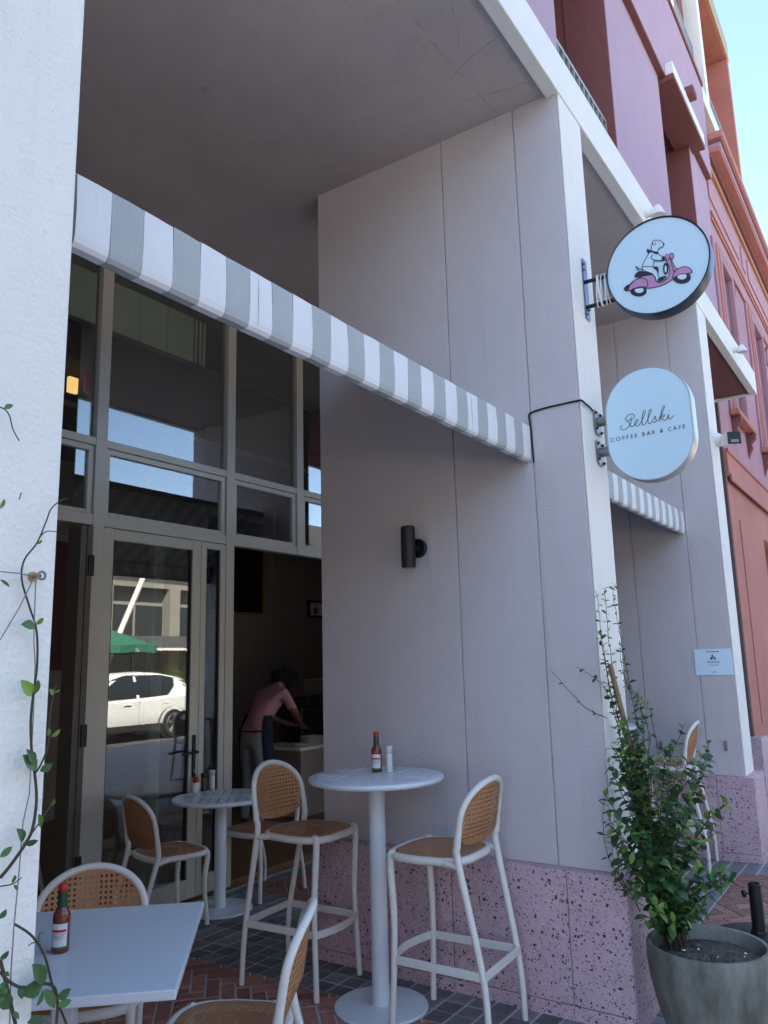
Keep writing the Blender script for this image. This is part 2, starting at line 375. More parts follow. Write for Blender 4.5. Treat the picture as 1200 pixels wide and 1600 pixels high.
c45, s45 = math.cos(R(45)), math.sin(R(45))
def r45(x, y): return ((x*c45-y*s45)*Wd+.6, (x*s45+y*c45)*Wd+1.2)
g_ = gp/Wd
for i in range(-80, 80):
    for j in range(-80, 80):
        t = (i-j) % (2*n)
        if t == 0: bx = (i, i+n, j, j+1); ro = 0
        elif t == 2*n-1: bx = (i, i+1, j, j+n); ro = 90
        else: continue
        cx, cy = r45((bx[0]+bx[1])/2, (bx[2]+bx[3])/2)
        pv = view((cx, cy, 0))
        if not pv or not (-120 < pv[0] < 1320 and 1250 < pv[1] < 1720): continue
        poly = [r45(x, y) for x, y in ((bx[0]+g_, bx[2]+g_), (bx[1]-g_, bx[2]+g_), (bx[1]-g_, bx[3]-g_), (bx[0]+g_, bx[3]-g_))]
        for z0 in zones:
            cl = clip(poly, z0[0]+gp, z0[1]-gp, z0[2]+gp, z0[3]-gp)
            if not cl: continue
            whole = all(any(abs(p[0]-q[0])+abs(p[1]-q[1]) < 1e-6 for q in poly) for p in cl)
            ar = abs(sum(cl[k-1][0]*cl[k][1]-cl[k][0]*cl[k-1][1] for k in range(len(cl))))/2
            if ar < 8e-5: continue
            cand.append(('paver', cx, cy, ro+45, None if whole else cl))
vis = []
for k in cand:
    p = view((k[1], k[2], 0))
    if p and -60 < p[0] < 1260 and 1280 < p[1] < 1680: vis.append((p[2], k))
vis.sort(key=lambda a: a[0])
def unit(lx, ly, dz):
    bm = MB(); e = .004
    bm.add([(-lx,-ly,-.05),(lx,-ly,-.05),(lx,ly,-.05),(-lx,ly,-.05),(-lx,-ly,dz-e),(lx,-ly,dz-e),(lx,ly,dz-e),(-lx,ly,dz-e),(-lx+e,-ly+e,dz),(lx-e,-ly+e,dz),(lx-e,ly-e,dz),(-lx+e,ly-e,dz)],
           [(0,1,5,4),(1,2,6,5),(2,3,7,6),(3,0,4,7),(4,5,9,8),(5,6,10,9),(6,7,11,10),(7,4,8,11),(8,9,10,11)])
    return bm
protos = {}
cnt = {'sett': 0, 'paver': 0}; rest = {'sett': MB(), 'paver': MB()}
for dist, (kind, x, y, ro, cl) in vis:
    hx, hy = (.0515, .0515) if kind == 'sett' else (Wd*n/2-gp, Wd/2-gp)
    zz = random.uniform(-.0025, .0015); tl = (random.uniform(-.006, .006), random.uniform(-.006, .006)); mk = 'sett' if kind == 'sett' else 'brick'
    cnt[kind] += 1
    if cl:
        mb = MB().prism([(p[0], p[1], -.05) for p in cl], (0, 0, .05+zz))
        if cnt[kind] <= 290: mb.build(kind, mk, pav)
        else: rest[kind].add(mb.v, mb.f)
        continue
    rz = R(ro+random.uniform(-1, 1) if kind == 'sett' else ro)
    if cnt[kind] <= 290:
        if kind not in protos:
            o = unit(hx, hy, 0).build(kind, mk, pav); protos[kind] = o.data
        else:
            o = bpy.data.objects.new(kind, protos[kind]); COL.objects.link(o); o.parent = pav
        o.location = (x, y, zz); o.rotation_euler = (tl[0], tl[1], rz)
    else:
        u = unit(hx, hy, 0).rot(Matrix.Translation((x, y, zz)) @ Matrix.Rotation(rz, 4, 'Z')); rest[kind].add(u.v, u.f)
for kind in rest:
    if rest[kind].v:
        o = rest[kind].build(kind+'_field', 'sett' if kind == 'sett' else 'brick', pav); o['kind'] = 'stuff'

# ------------------------------------------------------------------ cafe building
cb = thing('cafe_building', 'pale rendered cafe building with open piers, white beam and lilac pink upper storeys', 'building', (1.5, 2, 0))
GV = (.285, .765)                                # joints in the render
PJ = (.223, .85)                                 # joints in the terrazzo
for pi, X in enumerate((-2*B, -B, 0, B)):  # leftmost pier is unseen, added along with the awning that blocks sky light
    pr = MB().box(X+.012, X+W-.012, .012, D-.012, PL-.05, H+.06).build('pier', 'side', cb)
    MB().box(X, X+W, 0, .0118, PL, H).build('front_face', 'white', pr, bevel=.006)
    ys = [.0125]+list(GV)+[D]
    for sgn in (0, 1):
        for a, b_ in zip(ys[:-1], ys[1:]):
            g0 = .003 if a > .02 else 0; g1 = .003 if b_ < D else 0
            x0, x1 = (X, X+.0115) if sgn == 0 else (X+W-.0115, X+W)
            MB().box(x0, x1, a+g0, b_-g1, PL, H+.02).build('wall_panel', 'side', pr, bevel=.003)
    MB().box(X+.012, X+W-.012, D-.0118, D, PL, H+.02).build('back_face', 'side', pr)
    # terrazzo plinth, panel by panel, on a low skirting
    pl = MB().box(X-PP+.012, X+W+PP-.012, -PP+.012, D-.002, -.2, PL-.006).build('plinth', 'mortar', cb)
    yy = [-PP]+list(PJ)+[D+.002]
    for sgn in (0, 1):
        for a, b_ in zip(yy[:-1], yy[1:]):
            x0, x1 = (X-PP, X-PP+.0116) if sgn == 0 else (X+W+PP-.0116, X+W+PP)
            MB().box(x0, x1, a+.0025, b_-.0025, .062, PL).build('terrazzo_panel', 'terr', pl, bevel=.0025)
            MB().box(x0-.003 if sgn == 0 else x0, x1 if sgn == 0 else x1+.003, a+.001, b_-.001, -.1, .059).build('skirting', 'terr', pl, bevel=.002)
    MB().box(X-PP+.0125, X+W+PP-.0125, -PP, -PP+.0116, .062, PL).build('terrazzo_panel', 'terr', pl, bevel=.0025)
    MB().box(X-PP+.0125, X+W+PP-.0125, -PP-.003, -PP+.0116, -.1, .059).build('skirting', 'terr', pl)
    MB().box(X-PP+.0118, X+W+PP-.0118, -PP+.0118, D-.002, PL-.0055, PL-.001).build('plinth_top', 'terr', pl)
# beam along the front, slab behind it
MB().box(-40, 6.5, -.006, .075, H, H+BT).build('beam', 'white', cb, bevel=.006)
MB().box(6.43, 6.498, .0755, .50, H+.004, H+.2).build('canopy_return', 'white', cb)
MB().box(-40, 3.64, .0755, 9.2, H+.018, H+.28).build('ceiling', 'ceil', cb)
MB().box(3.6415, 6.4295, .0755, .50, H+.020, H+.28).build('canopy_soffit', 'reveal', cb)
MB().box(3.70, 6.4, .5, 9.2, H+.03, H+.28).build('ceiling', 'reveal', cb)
M['seam'] = mat('seam_filler', (.46, .40, .385), .9, var=.3, vscale=30)
M['seam_dark'] = mat('seam_crack', (.30, .26, .25), .9, var=.3, vscale=30)
def seam(x0, y0, x1, y1, gap, wob, m_, r_=.0013):
    n_ = int(max(abs(x1-x0), abs(y1-y0))/.05); pts = []; off = 0
    for i in range(n_+1):
        off = off*.8+random.uniform(-wob, wob); u = i/n_; pts.append(Vector((x0+(x1-x0)*u+(off if abs(y1-y0) > abs(x1-x0) else 0), y0+(y1-y0)*u+(off if abs(x1-x0) >= abs(y1-y0) else 0), H+.0178)))
        if random.random() < gap or i == n_:
            if len(pts) > 2: MB().tube(pts, [random.uniform(.5, 1.3)*r_ for _ in pts], 5).build('ceiling_seam', m_, cb)
            pts = []
for a_ in ((-2.8, 1.84, -.2, 1.87, .12, .003, 'seam'), (-2.6, .585, -.02, .575, .10, .003, 'seam'), (.386, 1.8, .384, 3.2, .10, .006, 'seam_dark'), (-1.15, .40, -.03, .365, .14, .006, 'seam_dark'), (-.55, .12, -.42, .56, .12, .010, 'seam_dark'), (-.16, .10, -.20, .36, .10, .012, 'seam_dark'), (-.95, .16, -.6, .30, .05, .012, 'seam_dark'), (-2.8, 2.55, -.1, 2.56, .2, .003, 'seam')): seam(*a_)
# upper storeys
UY = .47
def wallbox(x0, x1, z0, z1, mt='lilac', y=UY, dp=.4, name='upper_wall', par=cb): return MB().box(x0, x1, y, y+dp, z0, z1).build(name, mt, par)
ZS = 8.46
wallbox(-40, 1.43, H+.285, ZS); wallbox(2.92, 4.97, H+.285, ZS); wallbox(6.52, 7.55, H+.285, ZS)
wallbox(4.97, 6.52, H+.285, 6.0, name='window_apron')
for x0, x1 in ((1.43, 2.92), (4.97, 6.52)):
    MB().box(x0-.02, x1+.02, UY+1.5, UY+1.6, H+.2, ZS+.1).build('recess_wall', 'dark', cb)
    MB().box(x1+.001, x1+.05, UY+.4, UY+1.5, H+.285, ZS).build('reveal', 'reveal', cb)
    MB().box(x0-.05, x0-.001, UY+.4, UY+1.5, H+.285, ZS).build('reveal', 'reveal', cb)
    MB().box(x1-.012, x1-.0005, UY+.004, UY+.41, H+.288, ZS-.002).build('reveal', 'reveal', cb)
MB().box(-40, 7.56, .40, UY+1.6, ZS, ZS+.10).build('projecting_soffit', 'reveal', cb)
MB().box(-40, 7.60, .392, .9, ZS+.012, 10.0).build('projecting_wall', 'lilac', cb)
MB().box(-40, 7.60, .372, .9, 10.004, 10.09).build('coping', 'reveal', cb)
MB().box(5.6, 7.3, 1.6, 1.8, 10.1, 13.2).build('penthouse_wall', 'reveal', cb)
MB().box(7.3, 7.6, .55, 1.8, 10.1, 13.2).build('penthouse_wall', 'reveal', cb)
# white box canopy over the recess
wc = MB().box(5.04, 6.72, .30, .392, ZS+.015, ZS+.17).build('window_canopy', 'wm', cb, bevel=.004)
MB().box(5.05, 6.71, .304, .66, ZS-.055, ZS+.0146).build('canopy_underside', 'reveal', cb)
# balcony railings
def railing(x0, x1, y, z0, z1, step, par, m='steel'):
    r_ = MB().box(x0, x1, y-.02, y+.02, z1-.03, z1).build('balcony_railing', m, par)
    k = int((x1-x0)/step)
    for i in range(k+1):
        x = x0+.01+(x1-x0-.02)*i/k; MB().box(x-.006, x+.006, y-.022, y+.022, z0, z1-.0305).build('baluster', m, r_)
    return r_
M['rail'] = mat('grey_green_rail', (.36, .38, .35), .5, metal=.3)
railing(1.44, 2.91, .57, H+.29, 6.62, .115, cb, 'rail')
railing(4.6, 7.58, .47, 10.09, 10.73, .11, cb, 'rail')
# white frame and balcony of the end bay
MB().box(7.602, 11.05, .385, .9, 9.76, 10.03).build('white_beam', 'wm', cb)
MB().box(7.98, 8.2, .39, .6, 10.031, 12.86).build('white_post', 'wm', cb)
railing(8.22, 11.0, .50, 10.032, 10.72, .11, cb, 'rail')
MB().box(10.98, 11.14, .40, 3.5, 10.031, 13.3).build('end_wall', 'pink', cb)
MB().box(7.61, 10.979, 2.4, 2.55, 10.031, 12.86).build('penthouse_wall', 'pink', cb)
MB().box(7.1, 11.0, .42, 3.5, 12.861, 12.96).build('roof_soffit', 'pink', cb)
MB().box(7.1, 11.16, .385, .419, 12.88, 13.32).build('roof_fascia', 'gold', cb)
MB().box(5.6, 11.1, 2.6, 10, 10.1, 13.0).build('penthouse_block', 'reveal', cb); MB().box(-40, 5.5, .91, 10, 9.9, 10.0).build('roof_deck', 'ceil', cb)
MB().box(-40, 6.55, .88, 10, H+.3, 10.0).build('upper_storey_block', 'dark', cb).location.y += 1.3
MB().box(-40, -2*B-.9, .09, 3.2, -.05, H+.017).build('ground_wall', 'side', cb)
# beyond the bay: dark recess of the end bay
MB().box(3.70, 6.6, 2.9, 3.0, -.05, H).build('recess_wall', 'dark', cb)

# ------------------------------------------------------------------ interior shell
isl = thing('cafe_room', 'dim cafe room behind the glass with taupe walls and oak floor', 'room', (2, 6, 0))
MB().box(-6, 9.0, 3.36, 9.0, -.06, -.004).build('floor', 'floorw', isl)
MB().box(-6, 9.0, 6.9, 7.0, 0, H).build('back_wall', 'ply', isl)
MB().box(8.9, 9.0, 3.36, 6.9, 0, H).build('side_wall', 'ply', isl)
MB().box(-6.1, -6, 3.36, 6.9, 0, H).build('side_wall', 'ply', isl)
MB().box(-6, 9, 3.45, 6.9, 4.1, 4.14).build('services_ceiling', 'dark', isl)
q = ony((432, 900), 6.85)
MB().box(q.x-.03, q.x+.03, 6.84, 6.9, 0, 4.0).build('wall_batten', 'ply', isl)

# ------------------------------------------------------------------ shopfront
sf = thing('glass_shopfront', 'bronze framed glass shopfront with folding doors behind the round cafe table', 'shopfront', (0.7, G, 0))
def fr(x0, x1, z0, z1, y0=G-.03, y1=G+.05, name='mullion', par=sf, bev=.003): return MB().box(x0, x1, y0, y1, z0, z1).build(name, 'alu', par, bevel=bev)
def pane(x0, x1, z0, z1, y=G+.012, par=sf):
    return MB().box(x0, x1, y, y+.006, z0, z1).build('pane', 'glass', par)
T1, T2, TOP = 2.60, 3.16, 4.72                   # transoms
for x in (-2.68, -.535, .715, 1.60, 2.85, 4.15): fr(x-.045, x+.045, 2.601 if x > .8 or x < -.6 else 0, TOP+.04)
for (a, b_) in ((-4, -.58), (-.49, .67), (.76, 1.555), (1.645, 2.805), (2.895, 4.105)):
    fr(a+.001, b_-.001, T1, T1+.075, name='transom', y0=G-.026); fr(a+.001, b_-.001, T2, T2+.055, name='transom', y0=G-.026)
    # casement beads round the lower lights, then the panes
    for (z0, z1) in ((T1+.076, T2-.001), (T2+.056, TOP)):
        if z1 < 3.2:
            fr(a+.002, a+.042, z0+.001, z1-.001, G-.01, G+.03, 'bead'); fr(b_-.042, b_-.002, z0+.001, z1-.001, G-.01, G+.03, 'bead')
            fr(a+.043, b_-.043, z1-.04, z1-.001, G-.01, G+.03, 'bead'); fr(a+.043, b_-.043, z0+.001, z0+.03, G-.01, G+.03, 'bead')
        pane(a-.01, b_+.01, z0-.01, z1+.01)
# door leaf 1 (with the lever) and leaf 2 of the closed pair
def leaf(x0, x1, st, y=G, handle=None, z1=T1-.004, par=sf):
    d = MB().box(x0, x0+st, y-.025, y+.025, .012, z1).build('door', 'alu', par, bevel=.003)
    MB().box(x1-st, x1, y-.025, y+.025, .012, z1).build('stile', 'alu', d, bevel=.003)
    MB().box(x0+st+.0005, x1-st-.0005, y-.0245, y+.0245, z1-st*.9, z1-.001).build('rail', 'alu', d, bevel=.003)
    MB().box(x0+st+.0005, x1-st-.0005, y-.0245, y+.0245, .013, .013+.13).build('rail', 'alu', d, bevel=.003)
    for a, b_ in ((x0+st+.0006, x0+st+.012), (x1-st-.012, x1-st-.0006)):
        MB().box(a, b_, y-.014, y+.014, .144, z1-st*.9-.001).build('gasket', 'rubber', d)
    MB().box(x0+st-.005, x1-st+.005, y-.004, y+.004, .13, z1-.06).build('pane', 'glass', d)
    return d
d1 = leaf(-.488, .405, .085)
leaf(.409, .668, .055)
hd = MB().box(.348, .376, G-.038, G-.0256, .84, 1.14).tube([(.362, G-.038, 1.02), (.362, G-.075, 1.02), (.30, G-.078, 1.02), (.215, G-.074, 1.015)], .010, 8).build('lever_handle', 'black', d1, bevel=.002)
MB().tube([(.362, G-.025, .885), (.362, G-.045, .885)], .009, 10).build('lock_cylinder', 'steel', d1)
# folded leaves standing open at the left and behind the glass
for k in range(2):
    x = -.605-.05*k
    d = MB().box(x-.022, x+.022, G-.045, G+.10, .012, 2.585).build('folded_door', 'alu_dark', sf, bevel=.003)
    if k == 0:
        for z in (.42, 1.22, 2.32): MB().box(x-.012, x+.030, G-.058, G-.0455, z-.07, z+.07).build('hinge', 'black', d, bevel=.002)
a = ony((233, 1000), G+.35); b_ = ony((250, 1000), G+.35)
MB().box(a.x, b_.x, G+.32, G+.38, 0, 2.58).build('inner_stile', 'alu', sf)

# ------------------------------------------------------------------ Victorian building next door
vb = thing('victorian_building', 'terracotta pink Victorian building with moulded window frames and heavy cornice', 'building', (12, 1, 0))
def vbox(x0, x1, y0, y1, z0, z1, name, mt='pink', par=vb, bevel=0): return MB().box(x0, x1, y0, y1, z0, z1).build(name, mt, par, bevel=bevel)
M['pink2'] = stucco('skylit_pink_paint', (.44, .235, .26), .15)  # lower wall's pink made bluer, with sky light put into the colour
WINS = []
wl = [(7.69, 8.42), (10.25, 11.20), (12.95, 13.9), (15.6, 16.55), (18.3, 19.25)]
# ground floor wall with shop openings
for x0, x1 in ((6.64, 9.1), (10.6, 11.9), (13.6, 14.9), (16.6, 24)): vbox(x0, x1, UY, UY+.5, .0, 3.3, 'ground_wall')
vbox(6.64, 24, UY, UY+.5, 3.3, 3.82, 'ground_wall')
vbox(6.64, 24, UY-.035, UY+.5, 3.8205, 4.19, 'string_course', bevel=.008)
vbox(6.64, 24, UY-.065, UY-.0355, 3.76, 3.86, 'string_moulding', bevel=.012)
vbox(6.64, 24, UY-.055, UY-.0355, 4.14, 4.20, 'string_moulding', bevel=.012)
for x0, x1 in ((7.2, 8.45), (10.75, 11.75)): vbox(x0, x1, UY-.012, UY-.0005, .75, 3.34, 'sunk_panel', bevel=.006)
for x0, x1 in ((9.1, 10.6), (11.9, 13.6), (14.9, 16.6)):
    f = vbox(x0, x1, UY+.30, UY+.34, .0, 3.3, 'shop_window', 'gold'); vbox(x0+.09, x1-.09, UY+.28, UY+.2995, .5, 3.2, 'pane', 'glass', f)
M['warm'] = emis('warm_lamp', (1, .62, .25), .8)
for i in range(4): MB().lathe([(.001,-.05),(.04,-.03),(.05,0),(.04,.03),(.001,.05)], (9.3+.17*i, UY+.2, 3.02-.17*i), 12).build('string_light', 'warm', vb, smooth=True)
# first floor
edges = [7.552]+[e for w_ in wl for e in w_]+[24]
for a, b_ in zip(edges[::2], edges[1::2]): vbox(a, b_, UY, UY+.5, 4.1905, 8.9, 'upper_wall', 'pink2')
vbox(6.64, 7.551, UY+.002, UY+.5, 4.1905, H+.28, 'upper_wall', 'pink2')
for (a, b_) in wl:
    vbox(a+.0005, b_-.0005, UY, UY+.5, 4.1905, 5.0, 'upper_wall', 'pink2'); vbox(a+.0005, b_-.0005, UY, UY+.5, 7.2, 8.9, 'upper_wall', 'pink2')
    wv = vbox(a, b_, UY+.22, UY+.26, 5.0, 7.2, 'window', 'reveal')
    vbox(a+.08, b_-.08, UY+.205, UY+.2195, 5.1, 7.1, 'pane', 'glass', wv); vbox(a+.04, b_-.04, UY+.19, UY+.2045, 6.1, 6.16, 'meeting_rail', 'reveal', wv)
    for k, (dx, y0) in enumerate(((.30, .035), (.20, .06), (.11, .08))):       # stepped architrave
        for (p0, p1, q0, q1) in ((a-dx, a-dx+.1, 4.9, 7.2+dx), (b_+dx-.1, b_+dx, 4.9, 7.2+dx), (a-dx+.1005, b_+dx-.1005, 7.1+dx, 7.2+dx)):
            vbox(p0, p1, UY-y0, UY-.0005, q0, q1, 'window_frame', 'pink2' if k != 1 else 'pink', wv, bevel=.012)
    vbox(a-.34, b_+.34, UY-.13, UY-.0005, 4.82, 4.898, 'sill', 'pink', wv, bevel=.015)
    for xx in (a-.24, b_+.14):                                                # carved brackets under the sill
        MB().prism([(xx, UY-.0005, 4.815), (xx, UY-.12, 4.815), (xx, UY-.13, 4.74), (xx, UY-.06, 4.66), (xx, UY-.075, 4.60), (xx, UY-.03, 4.52), (xx, UY-.0005, 4.44)], (.1, 0, 0)).build('bracket', 'reveal', wv, bevel=.01)
# mouldings, frieze panels, diamonds, cornice
for z, h_, y_ in ((7.84, .035, .03), (7.90, .02, .02), (7.96, .035, .03), (7.45, .05, .035)): vbox(7.60, 24, UY-y_, UY-.0005, z, z+h_, 'moulding', 'pink', bevel=.008)
M['frieze'] = mat('vermiculated_render', (.50, .27, .30), .9, var=.35, vscale=30, bump=1.0, bscale=45)
for x0, x1 in ((7.62, 9.95), (10.25, 10.55), (10.85, 13.2), (13.5, 13.8), (14.1, 16.5)): vbox(x0, x1, UY-.02, UY-.0005, 8.22, 8.63, 'frieze_panel', 'frieze', bevel=.01)
for x in (8.85, 11.95, 14.6, 17.3):
    MB().prism([(x, UY-.05, 7.30), (x+.14, UY-.02, 7.14), (x, UY-.03, 6.92), (x-.14, UY-.02, 7.14)], (0, .04, 0)).build('rosette', 'reveal', vb)
cz = 8.78
M['orange'] = mat('ochre_trim_paint', (.50, .22, .10), .6, var=.1)
vbox(7.63, 24, UY-.05, UY-.0005, cz, cz+.06, 'cornice_bed', 'orange', bevel=.012)
vbox(7.63, 24, UY-.10, UY-.0005, cz+.0605, cz+.13, 'cornice_bed', 'reveal', bevel=.012)
vbox(7.63, 24, UY-.22, UY+.5, cz+.1305, cz+.17, 'cornice_soffit', 'pink')
vbox(7.63, 24, UY-.24, UY+.5, cz+.1705, cz+.27, 'cornice_fascia', 'pink2', bevel=.02)
vbox(7.63, 24, UY-.26, UY+.5, cz+.2705, cz+.33, 'cornice_fascia', 'reveal', bevel=.015)
vbox(7.63, 24, UY-.29, UY+.5, cz+.3305, cz+.46, 'cornice_top', 'pink', bevel=.03)
vbox(6.66, 24, UY+.5, 10, .0, cz+.3, 'rear_block', 'pink')
# its terrazzo plinth
vbox(6.60, 6.6395, UY+.01, UY+.6, .0, H+.02, 'shade_strip', 'dark')  # dark slab standing in for the shade of the recess beside the pier
vp = vbox(6.43, 6.78, .37, .80, -.05, PL, 'plinth', 'terr', bevel=.003)
vbox(6.785, 24, .42, UY-.0005, -.05, .60, 'plinth', 'terr', bevel=.003)

# ------------------------------------------------------------------ awnings
AY, AZ0, AZ1 = .291, 2.671, 2.869
def awning(x0, x1, nst, label, first_white=True):
    t = thing('striped_awning', label, 'awning', ((x0+x1)/2, AY, AZ0), 0, 'striped awnings between the piers')
    prof = [(1.24, 3.50), (.92, 3.265), (.60, 3.05), (AY+.05, AZ1+.012), (AY+.006, AZ1), (AY, AZ1-.006), (AY-.002, AZ0+.10), (AY, AZ0+.03), (AY+.004, AZ0+.012), (AY+.014, AZ0+.002), (AY+.045, AZ0+.004)]
    wd = (x1-x0)/nst
    for i in range(nst):
        a, b_ = x0+wd*i+.0008, x0+wd*(i+1)-.0008; mb = MB(); N = 5; vs = []
        seedp = random.uniform(0, 6)
        for k in range(N+1):
            u = k/N; x = a+(b_-a)*u; bulge = -.0009*math.sin(math.pi*u)*random.uniform(.5, 1.2)
            for (y, z) in prof: vs.append((x, y+(bulge+.0012*math.sin(seedp+u*3+z*22) if y < .4 else 0), z-(.012*math.sin(math.pi*(y-.3)/.94) if y > .4 else 0)))
        m_ = len(prof); fs = [(k*m_+j, (k+1)*m_+j, (k+1)*m_+j+1, k*m_+j+1) for k in range(N) for j in range(m_-1)]
        mb.add(vs, fs)
        o = mb.build('stripe', 'white_stripe' if (i % 2 == 0) == first_white else 'grey_stripe', t)
        so = o.modifiers.new('thick', 'SOLIDIFY'); so.thickness = .002; so.offset = -1
    for i in (6, 20):
        xs = x0+wd*(i+.34); MB().prism([(xs, AY-.0042, AZ0+.014), (xs, AY-.0058, AZ0+.10), (xs, AY-.0036, AZ1-.008)], (.0016, 0, 0)).build('seam', 'grey_stripe', t)
    for x in (x0+.001, x1-.003): MB().prism([(x, AY+.004, AZ0+.012), (x, AY+.004, AZ1-.004), (x, .60, 3.045), (x, 1.22, 3.485), (x, 1.22, 3.40), (x, AY+.09, AZ0+.02)], (.002, 0, 0)).build('end_flap', 'grey_stripe', t)
    MB().tube([(x0+.01, AY+.03, AZ1-.022), (x1-.01, AY+.03, AZ1-.022)], .014, 10).build('front_rail', 'steel', t, smooth=True)
    MB().tube([(x0+.01, AY+.026, AZ0+.022), (x1-.01, AY+.026, AZ0+.022)], .012, 10).build('lower_rail', 'steel', t, smooth=True)
    MB().tube([(x0+.02, 1.262, 3.47), (x1, 1.262, 3.47)], .035, 14).build('roller', 'steel', t, smooth=True)
    for x in (x0+.4, x1-.4): MB().tube([(x, AY+.03, AZ1-.03), (x, 1.23, 3.445)], .013, 8).build('side_arm', 'steel', t, smooth=True)
    return t
awning(-2.775, -.004, 27, 'grey and white striped awning over the shopfront bay with the wall lamp')
awning(-2*B+W+.004, -B-.004, 29, 'unseen striped awning added beyond the near white pier to block sky light')  # out of view, added to cut the sky light on the pier wall
awning(W+.004, B-.004, 29, 'grey and white striped awning in the bay behind the hanging signs', True)

# ------------------------------------------------------------------ wall lamp, cable, notice, hooks, camera, beam lights
wlz = 2.275
t = thing('wall_lamp', 'black cylindrical up and down lamp on the pier side wall', 'lamp', (0, 1.02, wlz))
lc = onx((640, 860), -.10)
MB().lathe([(.001,-.118),(.036,-.118),(.041,-.112),(.041,.112),(.036,.118),(.001,.118)], (-.098, lc.y+.01, wlz), 28).build('body', 'black', t, smooth=True)
MB().lathe([(.001,-.024),(.05,-.024),(.055,-.02),(.055,-.0005),(.001,-.0005)], (0, lc.y-.002, wlz), 28, 'x').build('wall_plate', 'black', t, smooth=True)
MB().tube([(-.023, lc.y-.002, wlz), (-.06, lc.y+.004, wlz)], .022, 14).build('arm', 'black', t, smooth=True)
MB().tube([(-.098, lc.y+.01, wlz-.1195), (-.098, lc.y+.01, wlz-.117)], .033, 20).build('lens', 'steel', t)

cp = [onx(p, -.006) for p in ((834, 722), (832, 700), (830, 680), (828, 660), (826.5, 650), (830, 645), (850, 638), (880, 631), (903, 626))]
cp += [ony(p, -.012) for p in ((909, 626), (915, 631), (921, 636), (926, 642))]
tag(MB().tube(smoothpath(cp, 5), .0055, 8).build('cable', 'rubber', smooth=True), 'black cable running from the awning end up to the oval sign', 'cable')

def notice():
    X = B-.002; P = [onx(p, X) for p in ((1083, 1015), (1143, 1013), (1148, 1055), (1088, 1055))]
    y0, y1, z0, z1 = .314, .013, 1.455, 1.672
    t = thing('notice_board', 'white printed notice with a scooter picture on the far pier', 'notice', (X, .16, 1.455))
    MB().box(X-.005, X-.0003, y1, y0, z0, z1).build('panel', mat('glossy_notice', (.68, .84, .97), .2), t, bevel=.001)
    fn = lambda u, v: (X-.0056, (y0+y1)/2-u, z1+v)
    mb = MB()
    for i, (v, wds) in enumerate(((-.026, (.022, .012, .03, .026)), (-.104, (.018, .012, .02, .009, .016, .012)), (-.116, (.012, .02, .016, .012, .02)), (-.136, (.016, .012, .024, .012)))):   # rows of tiny print, too small to read
        u = -(sum(wds)+.004*(len(wds)-1))/2; hh = .0065 if i == 0 else .0042
        for w_ in wds: mb.flat([fn(u, v), fn(u+w_, v), fn(u+w_, v+hh), fn(u, v+hh)]); u += w_+.004
    o = mb.build('print', 'ink', t); o['kind'] = 'stuff'
    mb = MB()
    for (cx, r_) in ((-.017, .007), (.017, .007)): mb.flat([fn(cx+r_*math.cos(a*math.pi/6), -.083+r_*math.sin(a*math.pi/6)) for a in range(12)])
    mb.flat([fn(-.022, -.078), fn(-.002, -.082), fn(.01, -.078), fn(.016, -.07), fn(.013, -.058), fn(.007, -.07), fn(-.004, -.072), fn(-.02, -.068)])
    mb.flat([fn(-.012, -.066), fn(.0, -.068), fn(.002, -.052), fn(-.004, -.046), fn(-.01, -.055)])
    mb.build('scooter_emblem', 'ink', t)
    mb = MB(); ribbon(mb, smoothpath([fn(*p) for p in ((-.02,-.196),(-.012,-.186),(-.013,-.198),(-.004,-.190),(.0,-.184),(.0,-.197),(.008,-.190),(.011,-.183),(.011,-.196),(.02,-.19))], 4), .0016, (-1, 0, 0)); mb.build('signature', 'ink', t)
notice()
for nm, px, lb in (('wall_hook', (1134, 1165), 'small steel bag hook low on the far pier below the notice'), ('wall_hook', (1033, 1165), 'small steel bag hook beside the far bar table behind the plant')):
    p = onx(px, B); t = thing(nm, lb, 'hook', p)
    MB().box(B-.006, B-.0003, p.y-.012, p.y+.012, p.z-.04, p.z+.04).build('back_plate', 'steel', t, bevel=.002)
    MB().tube(smoothpath([(B-.006, p.y, p.z+.03), (B-.03, p.y, p.z+.035), (B-.04, p.y, p.z), (B-.03, p.y, p.z-.035), (B-.008, p.y, p.z-.03)], 4), .005, 8).build('loop', 'steel', t, smooth=True)

p = ony((1119, 688), 0)
t = thing('security_camera', 'white security camera with black lens face on the far pier', 'camera', p)
MB().lathe([(.001, -.05), (.045, -.05), (.062, -.03), (.066, -.0005), (.001, -.0005)], p, 28, 'y').build('mount', 'wm', t, smooth=True)
e = ony((1140, 687), -.13)
MB().tube([p+Vector((0,-.05,0)), p.lerp(e, .6)+Vector((0,-.03,0)), e], .016, 12).build('arm', 'wm', t, smooth=True)
dv = ((CAM-e).normalized()*.93+RT*.36); dv.z *= .4; dv.normalize(); side_ = dv.cross(Vector((0,0,1))).normalized()
hb = MB(); c = e+dv*.03
mt = Matrix((side_, dv, Vector((0,0,1)))).transposed().to_4x4(); mt.translation = c
hb.box(-.055,.055,-.10,.06,-.05,.052).rot(mt); hb.build('housing', 'wm', t, bevel=.008)
hb = MB(); hb.box(-.058,.058,.0605,.072,-.053,.056).rot(mt); hb.build('face', 'black', t, bevel=.006)
hb = MB(); hb.box(-.034,.034,.0725,.075,-.038,-.014).rot(mt); hb.build('sensor_window', 'steel', t)

